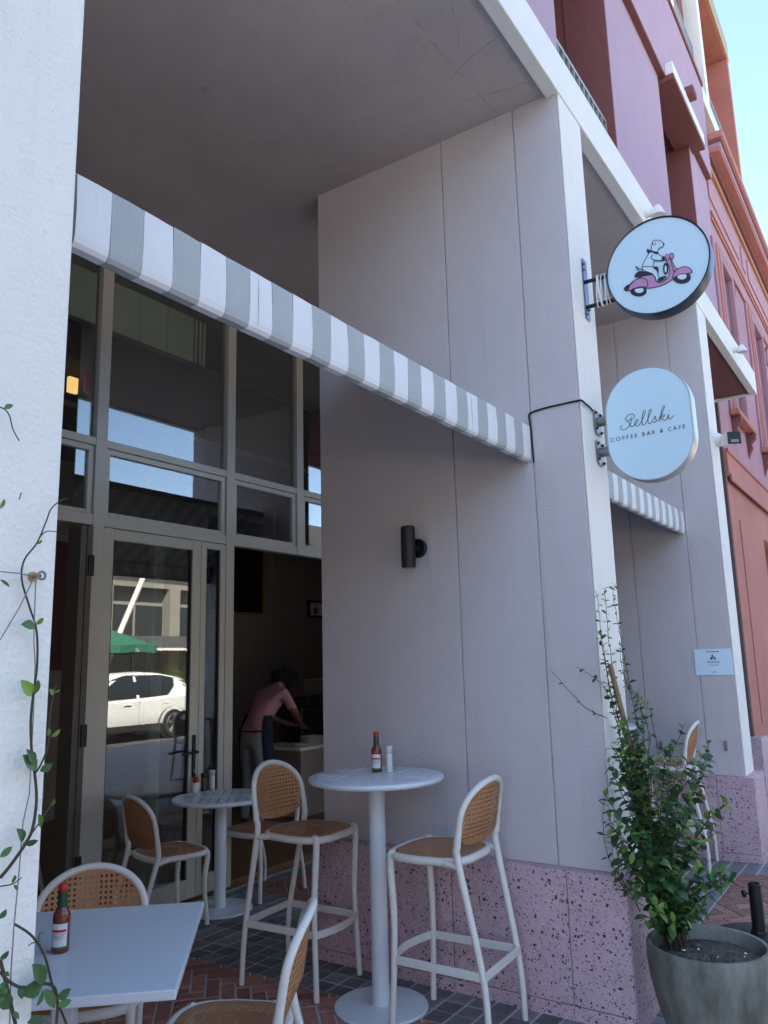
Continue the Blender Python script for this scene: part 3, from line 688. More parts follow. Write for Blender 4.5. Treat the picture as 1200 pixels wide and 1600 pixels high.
for px, lb in (((1018, 332), 'white cone downlight on the beam above the round sign'), ((1152, 546), 'white cone downlight on the canopy beam beyond the security camera')):
    p = ony(px, -.05); t = thing('cone_light', lb, 'light', p, 0, 'cone lights on the white beam')
    MB().lathe([(.001,-.006),(.03,-.006),(.032,-.046),(.03,-.05),(.001,-.05)], (p.x, 0, p.z), 18, 'y').build('base', 'wm', t, smooth=True)
    MB().lathe([(.001,-.04),(.052,-.04),(.05,-.03),(.026,.03),(.012,.045),(.001,.046)], (p.x, -.095, p.z), 22).build('shade', 'wm', t, smooth=True)
p = ony((1072, 152), .33); t = thing('wall_spot', 'small dark red spotlight on the pink wall above the white window canopy', 'light', p)
MB().box(p.x-.1, p.x+.1, .22, .391, p.z-.03, p.z+.08).build('housing', 'reveal', t, bevel=.01); MB().box(p.x-.08, p.x+.08, .215, .2195, p.z-.02, p.z+.06).build('lens', 'dark', t)

# ------------------------------------------------------------------ hanging signs
SX = .17
def rs(zx, zy): return onx((880+zx/4.615, 320+zy/4.615), SX)          # drawing of the emblem, on the sign face plane
t = thing('round_sign', 'round blue white sign showing a dog riding a pink scooter', 'sign', (SX+.05, 0, 3.65))
cy, cz_, rr = -.402, 3.658, .268
MB().lathe([(.001, .004), (rr-.007, .004), (rr-.007, .012), (.001, .012)], (SX-.002, cy, cz_), 72, 'x').build('face', 'signface', t, smooth=True)
mb = MB(); mb.lathe([(rr-.0065, -.002), (rr, -.004), (rr+.001, 0), (rr+.001, .088), (rr-.004, .092), (.001, .092), (.001, .016), (rr-.0065, .016)], (SX-.002, cy, cz_), 72, 'x'); mb.f = [f for f in mb.f if len(f) < 20]
mb.build('rim', 'rim_dark', t, smooth=True)
# bracket
a = ony((907, 408), -.004); b_ = ony((921, 498), -.004)
px0, px1 = .17, .235; pz0, pz1 = 3.47, 3.83
pl = MB().box(px0, px1, -.008, -.0065, pz0, pz1).build('bracket_plate', 'blueplate', t); pl.data.materials[0] = M['blueplate']
for zz in (pz0+.03, pz0+.065, pz1-.03, pz1-.065):
    MB().lathe([(.001,-.018),(.008,-.018),(.009,-.0085),(.001,-.0085)], ((px0+px1)/2+random.choice((-.016,.016)), 0, zz), 6, 'y').build('bolt', 'steel', pl)
for zz in (3.70, 3.55): MB().tube([(SX+.04, -.0085, zz), (SX+.04, -.16 if zz > 3.6 else -.19, zz)], .011, 10).build('arm', 'black', t, smooth=True)
# emblem: flat pieces laid on the face
lay = [0]
def em(pts, m_, name, n=4, raw=False):
    lay[0] += 1; off = Vector((-.00022*lay[0]-.0002, 0, 0)); P = [rs(*p)+off for p in pts]
    if not raw: P = smoothpath(P, n, True)
    mb = MB(); c = sum(P, Vector())/len(P); mb.flat(P); return mb.build(name, m_, t)
def line(pts, wd=.0042, name='outline', closed=False, n=5):
    lay[0] += 1; off = Vector((-.00022*lay[0]-.0002, 0, 0)); P = smoothpath([rs(*p)+off for p in pts], n, closed)
    if closed: P.append(P[0])
    mb = MB(); ribbon(mb, P, wd, (-1, 0, 0)); return mb.build(name, 'navy', t)
def ell(c, rx, ry, k=24): return [(c[0]+rx*math.cos(2*math.pi*i/k), c[1]+ry*math.sin(2*math.pi*i/k)) for i in range(k)]
em(ell((543, 622), 60, 40), 'navy', 'rear_wheel', raw=True); em(ell((548, 614), 32, 22), 'signface', 'rear_hub', raw=True)
em(ell((855, 524), 66, 46), 'navy', 'front_wheel', raw=True); em(ell((856, 515), 34, 24), 'signface', 'front_hub', raw=True)
bd = [(462, 620), (470, 588), (500, 555), (530, 538), (600, 505), (645, 497), (668, 520), (672, 552), (700, 562), (740, 540), (764, 505), (764, 450), (742, 395), (745, 364), (764, 364), (776, 400), (796, 470), (796, 525), (768, 552), (700, 585), (615, 602), (560, 598), (500, 612)]
em(bd, 'logo_pink', 'scooter_body'); line(bd, closed=True)
ff = [(790, 528), (800, 492), (835, 460), (880, 446), (915, 460), (930, 490), (885, 497), (840, 503), (812, 518)]
em(ff, 'logo_pink', 'front_fender'); line(ff, closed=True)
rf = [(472, 622), (482, 585), (520, 545), (570, 530), (603, 545), (608, 590), (560, 592), (510, 605)]
em(rf, 'logo_pink', 'rear_fender'); line(rf, closed=True)
em([(440, 600), (470, 575), (478, 590), (455, 625), (440, 612)], 'navy', 'tail_light')
em([(516, 522), (530, 490), (575, 482), (635, 492), (650, 505), (600, 513), (545, 524)], 'navy', 'saddle')
em([(778, 400), (796, 425), (812, 455), (830, 462), (800, 475)], 'logo_pink', 'leg_shield'); line([(778, 400), (796, 425), (812, 455), (830, 462), (800, 475)], .003, closed=True)
hb_ = [(572, 450), (588, 405), (615, 360), (640, 332), (682, 346), (700, 368), (735, 378), (735, 400), (690, 406), (660, 402), (650, 448), (680, 480), (692, 525), (738, 518), (738, 534), (680, 556), (664, 522), (640, 497), (580, 474)]
em(hb_, 'signface', 'dog_body'); line(hb_, .0040, closed=True)
hd_ = [(636, 330), (640, 295), (652, 262), (690, 258), (715, 272), (730, 290), (706, 310), (688, 318), (682, 346)]
em(hd_, 'signface', 'dog_head'); line(hd_, .0040, closed=False)
line([(652, 262), (646, 285), (664, 288), (672, 262)], .0034)
em([(722, 277), (731, 286), (722, 292)], 'navy', 'nose'); em(ell((690, 277), 4, 3, 8), 'navy', 'eye', raw=True)
em([(604, 322), (625, 326), (640, 332), (684, 344), (676, 362), (640, 345), (612, 350)], 'navy', 'scarf')
line([(648, 362), (636, 380), (650, 398), (690, 404), (725, 402)], .0038); line([(572, 450), (610, 447), (650, 449)], .0034)
line([(574, 470), (545, 462), (527, 445), (530, 455), (550, 482), (575, 480)], .0038)
em([(650, 452), (684, 450), (690, 490), (668, 470)], 'navy', 'knee_patch'); em([(680, 545), (700, 525), (738, 517), (736, 530), (700, 552)], 'navy', 'shoe')
em(ell((741, 464), 19, 44), 'navy', 'grille', raw=True); em(ell((741, 466), 7, 26), 'signface', 'grille_slot', raw=True)
em(ell((784, 372), 16, 20), 'logo_pink', 'mirror', raw=True); line(ell((784, 372), 16, 20), .0036, closed=True, n=1)
em(ell((724, 390), 13, 12), 'navy', 'grip', raw=True); em([(735, 362), (760, 356), (768, 380), (745, 392)], 'logo_pink', 'handlebar')
# white cable bundled round the arms
wp = []
for k in range(90):
    a_ = k/90*2*math.pi*6.3; u_ = k/90; wp.append(Vector((SX+.04+.026*math.cos(a_), -.06-.07*u_-.02*math.sin(a_*.37), 3.625+.092*math.sin(a_))))
cbw = MB().tube(smoothpath(wp, 3), .0034, 6).build('cable_bundle', 'cable_w', smooth=True); tag(cbw, 'white cable wound round the arms of the round sign', 'cable')

t = thing('oval_sign', 'pale blue oval sign lettered with the cafe name in script', 'sign', (SX+.05, 0, 2.82))
cy, zlo, zhi, rr = -.285, 2.515, 3.118, .2195
def stad(r_, k=28):
    P = []
    for i in range(k+1): a = math.pi*i/k; P.append((cy+r_*math.cos(a), zhi-rr+r_*math.sin(a)))
    for i in range(k+1): a = math.pi+math.pi*i/k; P.append((cy+r_*math.cos(a), zlo+rr+r_*math.sin(a)))
    return P
MB().prism([(SX+.001, *p) for p in stad(rr-.006)], (.012, 0, 0)).build('face', 'signface', t)
mb = MB(); N = len(stad(rr))
rings = [[(SX+x, *p) for p in stad(r_)] for x, r_ in ((0.002, rr-.0055), (-.002, rr-.005), (-.002, rr-.001), (0, rr), (.085, rr), (.088, rr-.003), (.088, .02))]
vs = [p for r_ in rings for p in r_]; mb.add(vs, [(i*N+k, i*N+(k+1) % N, (i+1)*N+(k+1) % N, (i+1)*N+k) for i in range(len(rings)-1) for k in range(N)])
mb.build('rim', 'rim_alu', t, smooth=True)
for k, zz in enumerate((2.885, 2.715)):
    MB().tube([(SX+.05, -.009, zz), (SX+.05, -.075, zz)], .026, 20).build('arm', 'steel', t, smooth=True)
    pl = MB().prism([(SX-.005, -.0065, zz+.06), (SX-.005, -.0065, zz-.05), (SX+.02, -.0065, zz-.07), (SX+.10, -.0065, zz-.07), (SX+.10, -.0065, zz+.06)], (0, -.004, 0)).build('bracket_plate', 'steel', t, bevel=.001)
    for dx, dz in ((.012, .045), (.012, -.042), (.085, .045), (.085, -.055)):
        MB().lathe([(.001,-.022),(.006,-.022),(.006,-.016),(.009,-.016),(.009,-.011),(.001,-.011)], (SX+dx, 0, zz+dz), 6, 'y').build('bolt', 'black', pl)
def os_(u, v, lift=.0008): return onx((900+(302+u)/4.286, 560+(476-.205*u-v)/4.286), SX)+Vector((-lift, 0, 0))
strokes = [[(88,62),(88,78),(68,90),(44,84),(30,68),(36,52),(50,38),(56,20),(42,2),(18,-6),(0,2),(-4,16),(8,26)],
 [(70,66),(66,40),(63,14),(72,2),(86,8),(100,20),(114,34),(109,45),(97,38),(93,20),(101,4),(116,3),(128,14),(150,50),(162,84),(157,94),(146,80),(140,40),(142,8),(152,0),(166,10),(188,50),(202,84),(197,94),(186,80),(180,40),(182,8),(192,0),(206,10),(222,30),(228,42),(233,24),(234,8),(222,0),(212,5)],
 [(232,5),(250,14),(276,56),(291,92),(285,99),(274,80),(265,34),(260,0)], [(261,20),(274,37),(288,42),(290,30),(272,21),(284,5),(296,2),(308,12),(319,36),(317,12),(325,2),(340,10),(354,22)], [(326,56),(329,60)], [(46,50),(66,53),(86,56)]]
mb = MB()
for s_ in strokes: ribbon(mb, smoothpath([os_(*p) for p in s_], 7), .0034, (-1, 0, 0))
mb.build('script_lettering', 'ink', t)
word = 'COFFEE BAR & CAFÉ'; tmp = MB(); textmesh(word, 1.0, lambda u, v: (u, v, 0), tmp, space=1.45)
us = [p[0] for p in tmp.v]; u0, u1 = min(us), max(us)
spans = []
for f in sorted(tmp.f, key=lambda f: min(tmp.v[i][0] for i in f)):
    lo, hi = min(tmp.v[i][0] for i in f), max(tmp.v[i][0] for i in f)
    if spans and lo < spans[-1][1]-1e-4: spans[-1][1] = max(hi, spans[-1][1]); spans[-1][2].append(f)
    else: spans.append([lo, hi, [f]])
for lo, hi, fs in spans:
    mb = MB(); ix = {}
    for f in fs:
        for i in f:
            if i not in ix:
                p = tmp.v[i]; g = (p[0]-u0)/(u1-u0); q = onx((954.5+g*(1071-954.5), 691-g*22), SX); ix[i] = len(mb.v); mb.v.append(Vector((SX-.0009, q.y, q.z+p[1]*.030)))
        mb.f.append(tuple(ix[i] for i in f))
    mb.build('letter', 'ink', t)

# ------------------------------------------------------------------ chairs and stools
def weave_mesh(mb, name, mt, parent, maskfn):
    """build a UV-mapped (metres) panel with a per-corner hole mask"""
    o = mb.build(name, mt, parent, smooth=True, world=False)
    me = o.data; uvl = me.uv_layers.new(name='UVMap'); at = me.color_attributes.new('weave', 'FLOAT_COLOR', 'POINT')
    for i, v in enumerate(me.vertices): k = maskfn(mb.uv[i]); at.data[i].color = (k, k, k, 1)
    for l in me.loops: uvl.data[l.index].uv = mb.uv[l.vertex_index]
    return o
def make_chair(name, label, hs, top, stool, group, foot=(.205, .225, .215, .225), hw=.212):
    """local frame: +y is the way the sitter faces"""
    t = thing(name, label, 'bar stool' if stool else 'chair', (0,0,0), 0, group)
    fx, fy, bx, by = foot
    zt = top-.012; z0 = hs+.055; zs_ = zt-.175          # hoop: straight sides up to zs_, then an arch
    def backy(x, z): return -.185-.16*(z-hs)-.045*(1-(x/hw)**2)*min(1, max(0, (z-hs)/.15))
    def hoop(sgn_from=-1):
        P = []
        for k in range(25):
            a = math.pi*k/24; x = -hw*math.cos(a); z = zs_+(zt-zs_)*math.sin(a)**.85 if 0 < k < 24 else zs_; P.append((x, z))
        return P
    hp = hoop()
    pts = []
    leg = [(-bx, -by, 0), (-bx*.97+.004, -by+.012, hs*.35), (-hw+.006, -.195, hs*.97), (-hw, backy(-hw, hs+.06), hs+.06)]
    left = smoothpath(leg+[(-hw, backy(-hw, zs_), zs_)], 5)
    path = left[:-1]+[Vector((x, backy(x, z), z)) for x, z in hp]+[Vector((-p.x, p.y, p.z)) for p in reversed(left[:-1])]
    rad = []
    for p in path: rad.append(.0140+.0030*min(1, p.z/hs) if p.z < hs+.1 else .0150)
    fr_ = MB().tube(path, rad, 12).build('frame', 'wm', t, smooth=True, world=False)
    # back panel filling the hoop, rounded at its foot
    mb = MB(); NR, NC = 26, 18; mb.uv = {}
    zb = hs+.038
    for i in range(NR+1):
        z = zb+(zt-.006-zb)*i/NR
        if z > zs_: f = min(1, (z-zs_)/(zt-zs_)); wv = hw*max(0, 1-f**2.36)**.44
        elif z < zb+.085: f = (zb+.085-z)/.085; wv = hw*max(0, 1-f**2.8*.96)**(1/2.2)
        else: wv = hw
        wv = max(.012, wv-.006)
        for k in range(NC+1):
            u = -1+2*k/NC; x = wv*u; mb.uv[len(mb.v)] = (x, z); mb.v.append(Vector((x, backy(x, z)+.002, z)))
    for i in range(NR):
        for k in range(NC): a = i*(NC+1)+k; mb.f.append((a, a+1, a+NC+2, a+NC+1))
    def inb(uv):
        x, z = uv
        f = 1
        if z > zs_: q_ = ((z-zs_)/(zt-zs_))**2.36; lim = hw*max(0, 1-q_)**.44
        elif z < zb+.085: q_ = ((zb+.085-z)/.085)**2.8; lim = hw*max(0, 1-q_*.96)**(1/2.2)
        else: lim = hw
        return 1.0 if abs(x) < lim-.026 and zb+.022 < z < zt-.03 else 0.0
    bp_ = weave_mesh(mb, 'backrest', 'cane', t, inb); so = bp_.modifiers.new('thick', 'SOLIDIFY'); so.thickness = .005; so.offset = 0
    # seat: rounded D with a white rim
    def sedge(k, n=48, g=0):
        a = 2*math.pi*k/n; c_, s_ = math.cos(a), math.sin(a); e = 2/3.4
        x = (.208+(-.006 if s_ < 0 else .004)-g)*math.copysign(abs(c_)**e, c_); y = (.205-g)*math.copysign(abs(s_)**e, s_)+.005
        return x, y
    rim = [Vector((*sedge(k, 48, .005), hs-.021)) for k in range(48)]
    MB().tube(rim, .0185, 10, closed=True).build('seat_rim', 'wm', t, smooth=True, world=False)
    mb = MB(); mb.uv = {0: (0, 0)}; mb.v = [Vector((0, 0, hs+.004))]
    for j in range(1, 8):
        for k in range(48):
            x, y = sedge(k, 48, .001); q_ = j/7; mb.uv[len(mb.v)] = (x*q_, y*q_); mb.v.append(Vector((x*q_, y*q_, hs+.006-.011*q_**4-.006*max(0, y*q_/.2)**3)))
    for k in range(48): mb.f.append((0, 1+k, 1+(k+1) % 48))
    for j in range(6):
        for k in range(48): a = 1+j*48+k; b2 = 1+j*48+(k+1) % 48; mb.f.append((a, b2, b2+48, a+48))
    weave_mesh(mb, 'seat', 'seatcane', t, lambda uv: 1.0 if max(abs(uv[0]), abs(uv[1])) < .17 else 0.0)
    for sx in (-1, 1):
        MB().tube(smoothpath([(sx*.172, .155, hs-.015), (sx*.182, .176, hs-.045), (sx*(fx*.94), fy*.9, hs*.55), (sx*fx, fy, 0)], 5), [.020]*5+[.0175]*5+[.0150]*6, 12).build('leg', 'wm', t, smooth=True, world=False)
        MB().tube([(sx*(hw-.004), -.19, hs-.03), (sx*(hw-.012), -.12, hs-.02)], .015, 10).build('side_stay', 'wm', t, smooth=True, world=False)
    if stool:
        z = .300
        fl = [Vector((sx*(fx*.965), fy*.955, z)) for sx in (-1, 1)]; bl = [Vector((sx*(bx*.975), -(by-.008), z)) for sx in (-1, 1)]
        def bar(a, b2, h_=.036, th=.013, bow=0):
            mb = MB(); n_ = 8; d = (b2-a); nn = Vector((-d.y, d.x, 0)).normalized(); vs = []
            for i in range(n_+1):
                c = a+d*(i/n_)+nn*bow*math.sin(math.pi*i/n_)
                for (o1, o2) in ((-th/2, -h_/2), (th/2, -h_/2), (th/2, h_/2), (-th/2, h_/2)): vs.append(c+nn*o1+Vector((0, 0, o2)))
            mb.add(vs, [(i*4+k, i*4+(k+1) % 4, i*4+4+(k+1) % 4, i*4+4+k) for i in range(n_) for k in range(4)])
            return mb.build('foot_rail', 'wm', t, bevel=.003, world=False)
        bar(fl[0], fl[1], bow=.035); bar(bl[0], bl[1]); bar(fl[0], bl[0]); bar(fl[1], bl[1])
    return t
def place(o, loc, face):      # face: direction the sitter looks (x, y)
    o.location = (loc[0], loc[1], loc[2] if len(loc) > 2 else 0); o.rotation_euler = (0, 0, math.atan2(-face[0], face[1])); return o
gs, gc = 'tan cane bar stools', 'tan cane dining chairs'
s1 = make_chair('bar_stool', 'tan cane bar stool whose backrest is towards the glass doors', .768, 1.105, True, gs, (.196, .180, .20, .300))
place(s1, (-.335, 1.568), (0, -1)); s1.rotation_euler.z += R(3)
s2 = copy_tree(s1); s2['label'] = 'tan cane bar stool nearest the potted climber at the bar table'; place(s2, (-.385, .715), (0, 1)); s2.rotation_euler.z += R(2)
s3 = copy_tree(s1); s3['label'] = 'tan cane bar stool against the far pier behind the potted plant'; place(s3, (2.98, .55), (0, 1)); s3.rotation_euler.z += R(4)

c1 = make_chair('dining_chair', 'tan cane chair at the round cafe table beside the glass door lever', .462, .840, False, gc, (.19, .175, .205, .285))
place(c1, (-.085, 2.965), (.97, -.22))
c2 = copy_tree(c1); c2['label'] = 'tan cane chair on the open doorway side of the round cafe table'; place(c2, (.715, 2.925), (-1, .02))
c3 = copy_tree(c1); c3['label'] = 'tan cane chair pushed under the square table behind the sauce bottle'; place(c3, (-1.80, 1.47), (-.66, -.75))
c4 = copy_tree(c1); c4['label'] = 'tan cane chair turned sideways to the square table with its back to the bar table'; place(c4, (-1.735, .775), (-.55, .83))
c5 = copy_tree(c1); c5['label'] = 'tan cane chair indoors behind the folded door leaves'; place(c5, (-.55, 4.25), (-1, .2))

# ------------------------------------------------------------------ tables
def slotted_disc(r_, z, th, slots):
    mb = MB(); mb.lathe([(.001, -th), (r_-.012, -th), (r_-.003, -th+.006), (r_, -th*.5), (r_-.003, -.004), (r_-.010, 0), (.001, 0)], (0, 0, z), 72)
    o = mb.build('tabletop', 'tabletop', None, smooth=False)
    ct = MB()
    for (x, y, hx, hy) in slots: ct.box(x-hx, x+hx, y-hy, y+hy, z-.2, z+.2)
    c = ct.build('cut', 'tabletop'); md = o.modifiers.new('b', 'BOOLEAN'); md.object = c; md.operation = 'DIFFERENCE'; md.solver = 'EXACT'
    dg = bpy.context.evaluated_depsgraph_get(); dg.update(); me = bpy.data.meshes.new_from_object(o.evaluated_get(dg)); o.modifiers.clear()
    old = o.data; o.data = me; bpy.data.meshes.remove(old); bpy.data.objects.remove(c)
    me.polygons.foreach_set('use_smooth', [True]*len(me.polygons)); me.set_sharp_from_angle(angle=R(30)); me.name = 'tabletop'
    return o
def pedestal(name, label, loc, r_, hgt, base_r, pole_r, slot_dir, group=None):
    t = thing(name, label, 'table', (*loc, 0), R(slot_dir), group)
    th = .028; slots = []
    for k in range(-4, 5):
        x = k*r_*.19; h_ = math.sqrt(max(0, .86**2-(k*.19)**2))*r_
        for sy in (-1, 1): slots.append((x, sy*(.16*r_+h_)/2, .0065, (h_-.16*r_)/2))
    o = slotted_disc(r_, hgt, th, slots); o.parent = t
    MB().tube([(0, 0, .014), (0, 0, hgt-th-.012)], pole_r, 28).build('post', 'tabletop', t, smooth=True, world=False)
    MB().lathe([(.001, hgt-th-.012), (.11, hgt-th-.012), (.12, hgt-th-.0005), (.001, hgt-th-.0005)], seg=32).build('mount_plate', 'tabletop', t, smooth=True, world=False)
    MB().lathe([(.001, .0), (base_r, .0), (base_r, .008), (base_r-.004, .012), (pole_r+.02, .0125), (pole_r+.004, .016), (.001, .016)], seg=64).build('base', 'tabletop', t, smooth=True, world=False)
    return t
bt = pedestal('bar_table', 'tall round grey white bar table with the green necked sauce bottle between two stools', (-.40, 1.075), .345, 1.075, .228, .042, 96)
ct_ = pedestal('cafe_table', 'low round grey table with slotted top in front of the glass doors', (.31, 2.90), .335, .74, .225, .040, -50)
bt2 = pedestal('bar_table', 'tall round bar table half hidden behind the potted climber', (2.72, 1.02), .345, 1.075, .228, .042, 96)

A, Bc = onz((319, 1408), .75), onz((275, 1546), .75)
ex = (A-Bc).normalized(); ey = Vector((-ex.y, ex.x, 0)); ln = .80
t = thing('square_table', 'square grey white table beside the white pier with a sauce bottle on it', 'table', ((A+Bc)/2+ey*.4-Vector((0, 0, .75)), 0)[0])
mt = Matrix((ex, ey, Vector((0, 0, 1)))).transposed().to_4x4(); mt.translation = Vector((Bc.x, Bc.y, 0))
L = (A-Bc).length
mb = MB(); mb.box(0, L, 0, .80, .722, .75).rot(mt); mb.build('tabletop', 'tabletop', t, bevel=.004, bseg=3)
mb = MB(); mb.box(L/2-.035, L/2+.035, .365, .435, .012, .7215).rot(mt); mb.build('post', 'tabletop', t, bevel=.006)
mb = MB(); mb.box(L/2-.21, L/2+.21, .19, .61, 0, .0115).rot(mt); mb.build('base', 'tabletop', t, bevel=.003)

# ------------------------------------------------------------------ condiments
M['sauce'] = mat('red_pepper_sauce', (.20, .030, .010), .12, var=.25, vscale=25, coat=.6)
M['redcap'] = mat('red_cap', (.55, .015, .015), .35); M['greenfoil'] = mat('green_foil', (.010, .06, .025), .3)
M['label'] = mat('paper_label', (.72, .73, .72), .6); M['label_red'] = mat('label_red', (.50, .02, .05), .5); M['label_green'] = mat('label_green', (.05, .16, .03), .5)
M['salt'] = mat('salt', (.75, .75, .74), .7); M['jar'] = glass('jar_glass', (.93, .95, .95), 1.0); M['pepper'] = mat('peppercorns', (.03, .022, .018), .7, var=.6, vscale=90)
def arc_strip(r_, a0, a1, z0, z1, n=14): 
    mb = MB(); vs = []
    for i in range(n+1): a = a0+(a1-a0)*i/n; vs += [(r_*math.cos(a), r_*math.sin(a), z0), (r_*math.cos(a), r_*math.sin(a), z1)]
    return mb.add(vs, [(2*i, 2*i+2, 2*i+3, 2*i+1) for i in range(n)])
def sauce(loc, label, turn, k=1.0):
    t = thing('sauce_bottle', label, 'bottle', loc, R(turn)); r_ = .0275*k; h = .205*k
    MB().lathe([(.001, .0), (r_-.003, .0), (r_, .004), (r_, h*.52), (r_*.93, h*.57), (r_*.62, h*.635), (r_*.48, h*.68), (r_*.46, h*.92), (.001, h*.92)], seg=32).build('bottle', 'sauce', t, smooth=True, world=False)
    MB().lathe([(r_*.47, h*.66), (r_*.54, h*.665), (r_*.53, h*.86), (r_*.47, h*.865), (.001, h*.865), (.001, h*.66)], seg=28).build('neck_foil', 'greenfoil', t, smooth=True, world=False)
    MB().lathe([(.001, h*.921), (r_*.52, h*.921), (r_*.54, h*.93), (r_*.50, h*.985), (r_*.42, h), (.001, h)], seg=16).build('cap', 'redcap', t, smooth=True, world=False)
    a0, a1 = R(-128), R(-22)
    lb = arc_strip(r_+.0006, a0, a1, h*.075, h*.44).build('label', 'label', t, smooth=True, world=False)
    arc_strip(r_+.0011, a0, a1-R(8), h*.315, h*.355).build('label_band', 'label_red', t, smooth=True, world=False)
    arc_strip(r_+.0011, a0, a1, h*.075, h*.105).build('label_foot', 'label_green', t, smooth=True, world=False)
    for i, (b0, b1) in enumerate(((.05, .9), (.08, .8), (.05, .86), (.1, .7))): arc_strip(r_+.0011, a0+(a1-a0)*b0, a0+(a1-a0)*b1, h*(.285-.022*i), h*(.285-.022*i)+.0014).build('print_line', 'label_red' if i == 0 else 'steel', t, world=False)
    return t
p = onz((94, 1487), .75); sauce((p.x, p.y, .7502), 'red pepper sauce bottle on the square table by the white pier', -62)
p = onz((589, 1206), 1.075); sauce((p.x, p.y, 1.0752), 'red capped sauce bottle standing on the tall bar table', -78)
def shaker(loc, label, fill, h=.13, r_=.02, cap='wm', name='salt_shaker'):
    t = thing(name, label, 'shaker', loc)
    MB().lathe([(.001, 0), (r_, .001), (r_*1.02, h*.05), (r_*.95, h*.68), (r_*.8, h*.72), (.001, h*.72)], seg=22).build('contents', fill, t, smooth=True, world=False)
    MB().lathe([(r_*1.06, .0005), (r_*1.08, h*.06), (r_*1.01, h*.68), (r_*.88, h*.74)], seg=22).build('jar', 'jar', t, smooth=True, world=False)
    MB().lathe([(r_*.9, h*.745), (r_*1.02, h*.75), (r_*1.02, h*.86), (r_*1.1, h*.87), (r_*1.1, h*.98), (r_*.95, h), (.001, h), (.001, h*.745)], seg=22).build('grinder_cap', cap, t, smooth=True, world=False)
    return t
M['capclear'] = mat('clear_cap', (.55, .58, .60), .15)
p = onz((605, 1207), 1.075); shaker((p.x+.005, p.y-.01, 1.0752), 'salt grinder beside the sauce bottle on the bar table', 'salt', .135, .018, 'capclear')
p = onz((318, 1236), .74); shaker((p.x, p.y, .7402), 'black capped pepper grinder on the cafe table', 'pepper', .125, .021, 'black', 'pepper_grinder')
p = onz((326, 1233), .74); shaker((p.x+.02, p.y-.015, .7402), 'salt grinder with pale cap on the cafe table', 'salt', .135, .021, 'capclear')
p = onz((306, 1237), .74); t = thing('sugar_tin', 'small white tin of red sugar sachets on the cafe table', 'tin', (p.x, p.y, .7402))
MB().lathe([(.001, 0), (.026, 0), (.027, .065), (.0245, .065), (.024, .01), (.001, .01)], seg=22).build('tin', 'wm', t, smooth=True, world=False)
for i in range(6):
    mb = MB(); mb.box(-.011, .011, -.0012, .0012, .012, .094+.004*(i % 3)); mb.rot(Matrix.Translation((random.uniform(-.008, .008), -.014+.0055*i, 0)) @ Matrix.Rotation(random.uniform(-.1, .1), 4, 'Y')); mb.build('sachet', 'redcap', t, world=False)

# ------------------------------------------------------------------ plants
def leafmesh(nm, L, Wd_, mt, fold=.25, curl=.2):
    mb = MB(); st = [(0, .0), (.12, .42), (.32, .9), (.55, 1), (.78, .68), (1, .0)]; vs = []
    for (u, w_) in st:
        y = u*L; zc = -curl*L*u*u; hw_ = Wd_/2*w_
        vs += [(-hw_, y, zc+hw_*fold), (0, y, zc), (hw_, y, zc+hw_*fold)]
    fs = []
    for i in range(len(st)-1):
        for k in (0, 1): fs.append((i*3+k, i*3+k+1, i*3+3+k+1, i*3+3+k))
    mb.add(vs, fs); me = bpy.data.meshes.new(nm); me.from_pydata([tuple(v) for v in mb.v], [], mb.f)
    bm = bmesh.new(); bm.from_mesh(me); bmesh.ops.remove_doubles(bm, verts=bm.verts, dist=1e-5); bm.to_mesh(me); bm.free()
    me.polygons.foreach_set('use_smooth', [True]*len(me.polygons)); me.materials.append(M[mt]); return me
LM = {'leaf': [leafmesh('leaf', 1, .50+.08*k, 'leaf', .12+.1*k, .10+.12*k) for k in range(3)], 'leafy': [leafmesh('leaf', 1, .46+.06*k, 'leafy', .3, .1+.1*k) for k in range(2)]}
def leaf_matrix(p, d, up, size, roll=0):
    y = d.normalized(); x = y.cross(up)
    if x.length < .05: x = y.orthogonal()
    x.normalize(); z = x.cross(y); m_ = Matrix((x, y, z)).transposed().to_4x4() @ Matrix.Rotation(roll, 4, 'Y') @ Matrix.Scale(size, 4); m_.translation = p
    return m_
def add_leaves(root, items, limit=290):
    """items: (matrix, kind); the largest are objects, the rest one joined part"""
    items.sort(key=lambda a: -a[2]); rest_ = {}
    for i, (m_, kind, _) in enumerate(items):
        me = random.choice(LM[kind])
        if i < limit:
            o = bpy.data.objects.new('leaf', me); COL.objects.link(o); o.parent = root; o.matrix_local = Matrix.Translation(-root.location) @ m_
        else:
            mb = rest_.setdefault(kind, MB()); mb.add([m_ @ v.co for v in me.vertices], [tuple(p.vertices) for p in me.polygons])
    for kind, mb in rest_.items():
        o = mb.build('foliage', kind, root, smooth=True); o['kind'] = 'stuff'
def rv(a=1): return Vector((random.uniform(-a, a), random.uniform(-a, a), random.uniform(-a, a)))

# concrete pot
PC = Vector((-.03, -.385, 0)); t = thing('plant_pot', 'round weathered concrete pot in front of the terrazzo plinth', 'pot', PC)
MB().lathe([(.001, .0), (.15, .0), (.165, .012), (.215, .14), (.245, .27), (.254, .36), (.252, .405), (.247, .418), (.232, .418), (.226, .405), (.222, .33), (.001, .33)], seg=72).build('pot', 'concrete', t, smooth=True, world=False)
mb = MB(); vs = [(0, 0, .372)]; 
for j in range(1, 9):
    for k in range(40):
        a = 2*math.pi*k/40; r_ = .2235*j/8; vs.append((r_*math.cos(a), r_*math.sin(a), .372+random.uniform(-.008, .010)*(1 if j < 8 else .2)-.012*(j/8)**2))
fs = [(0, 1+k, 1+(k+1) % 40) for k in range(40)]+[(1+j*40+k, 1+j*40+(k+1) % 40, 1+(j+1)*40+(k+1) % 40, 1+(j+1)*40+k) for j in range(7) for k in range(40)]
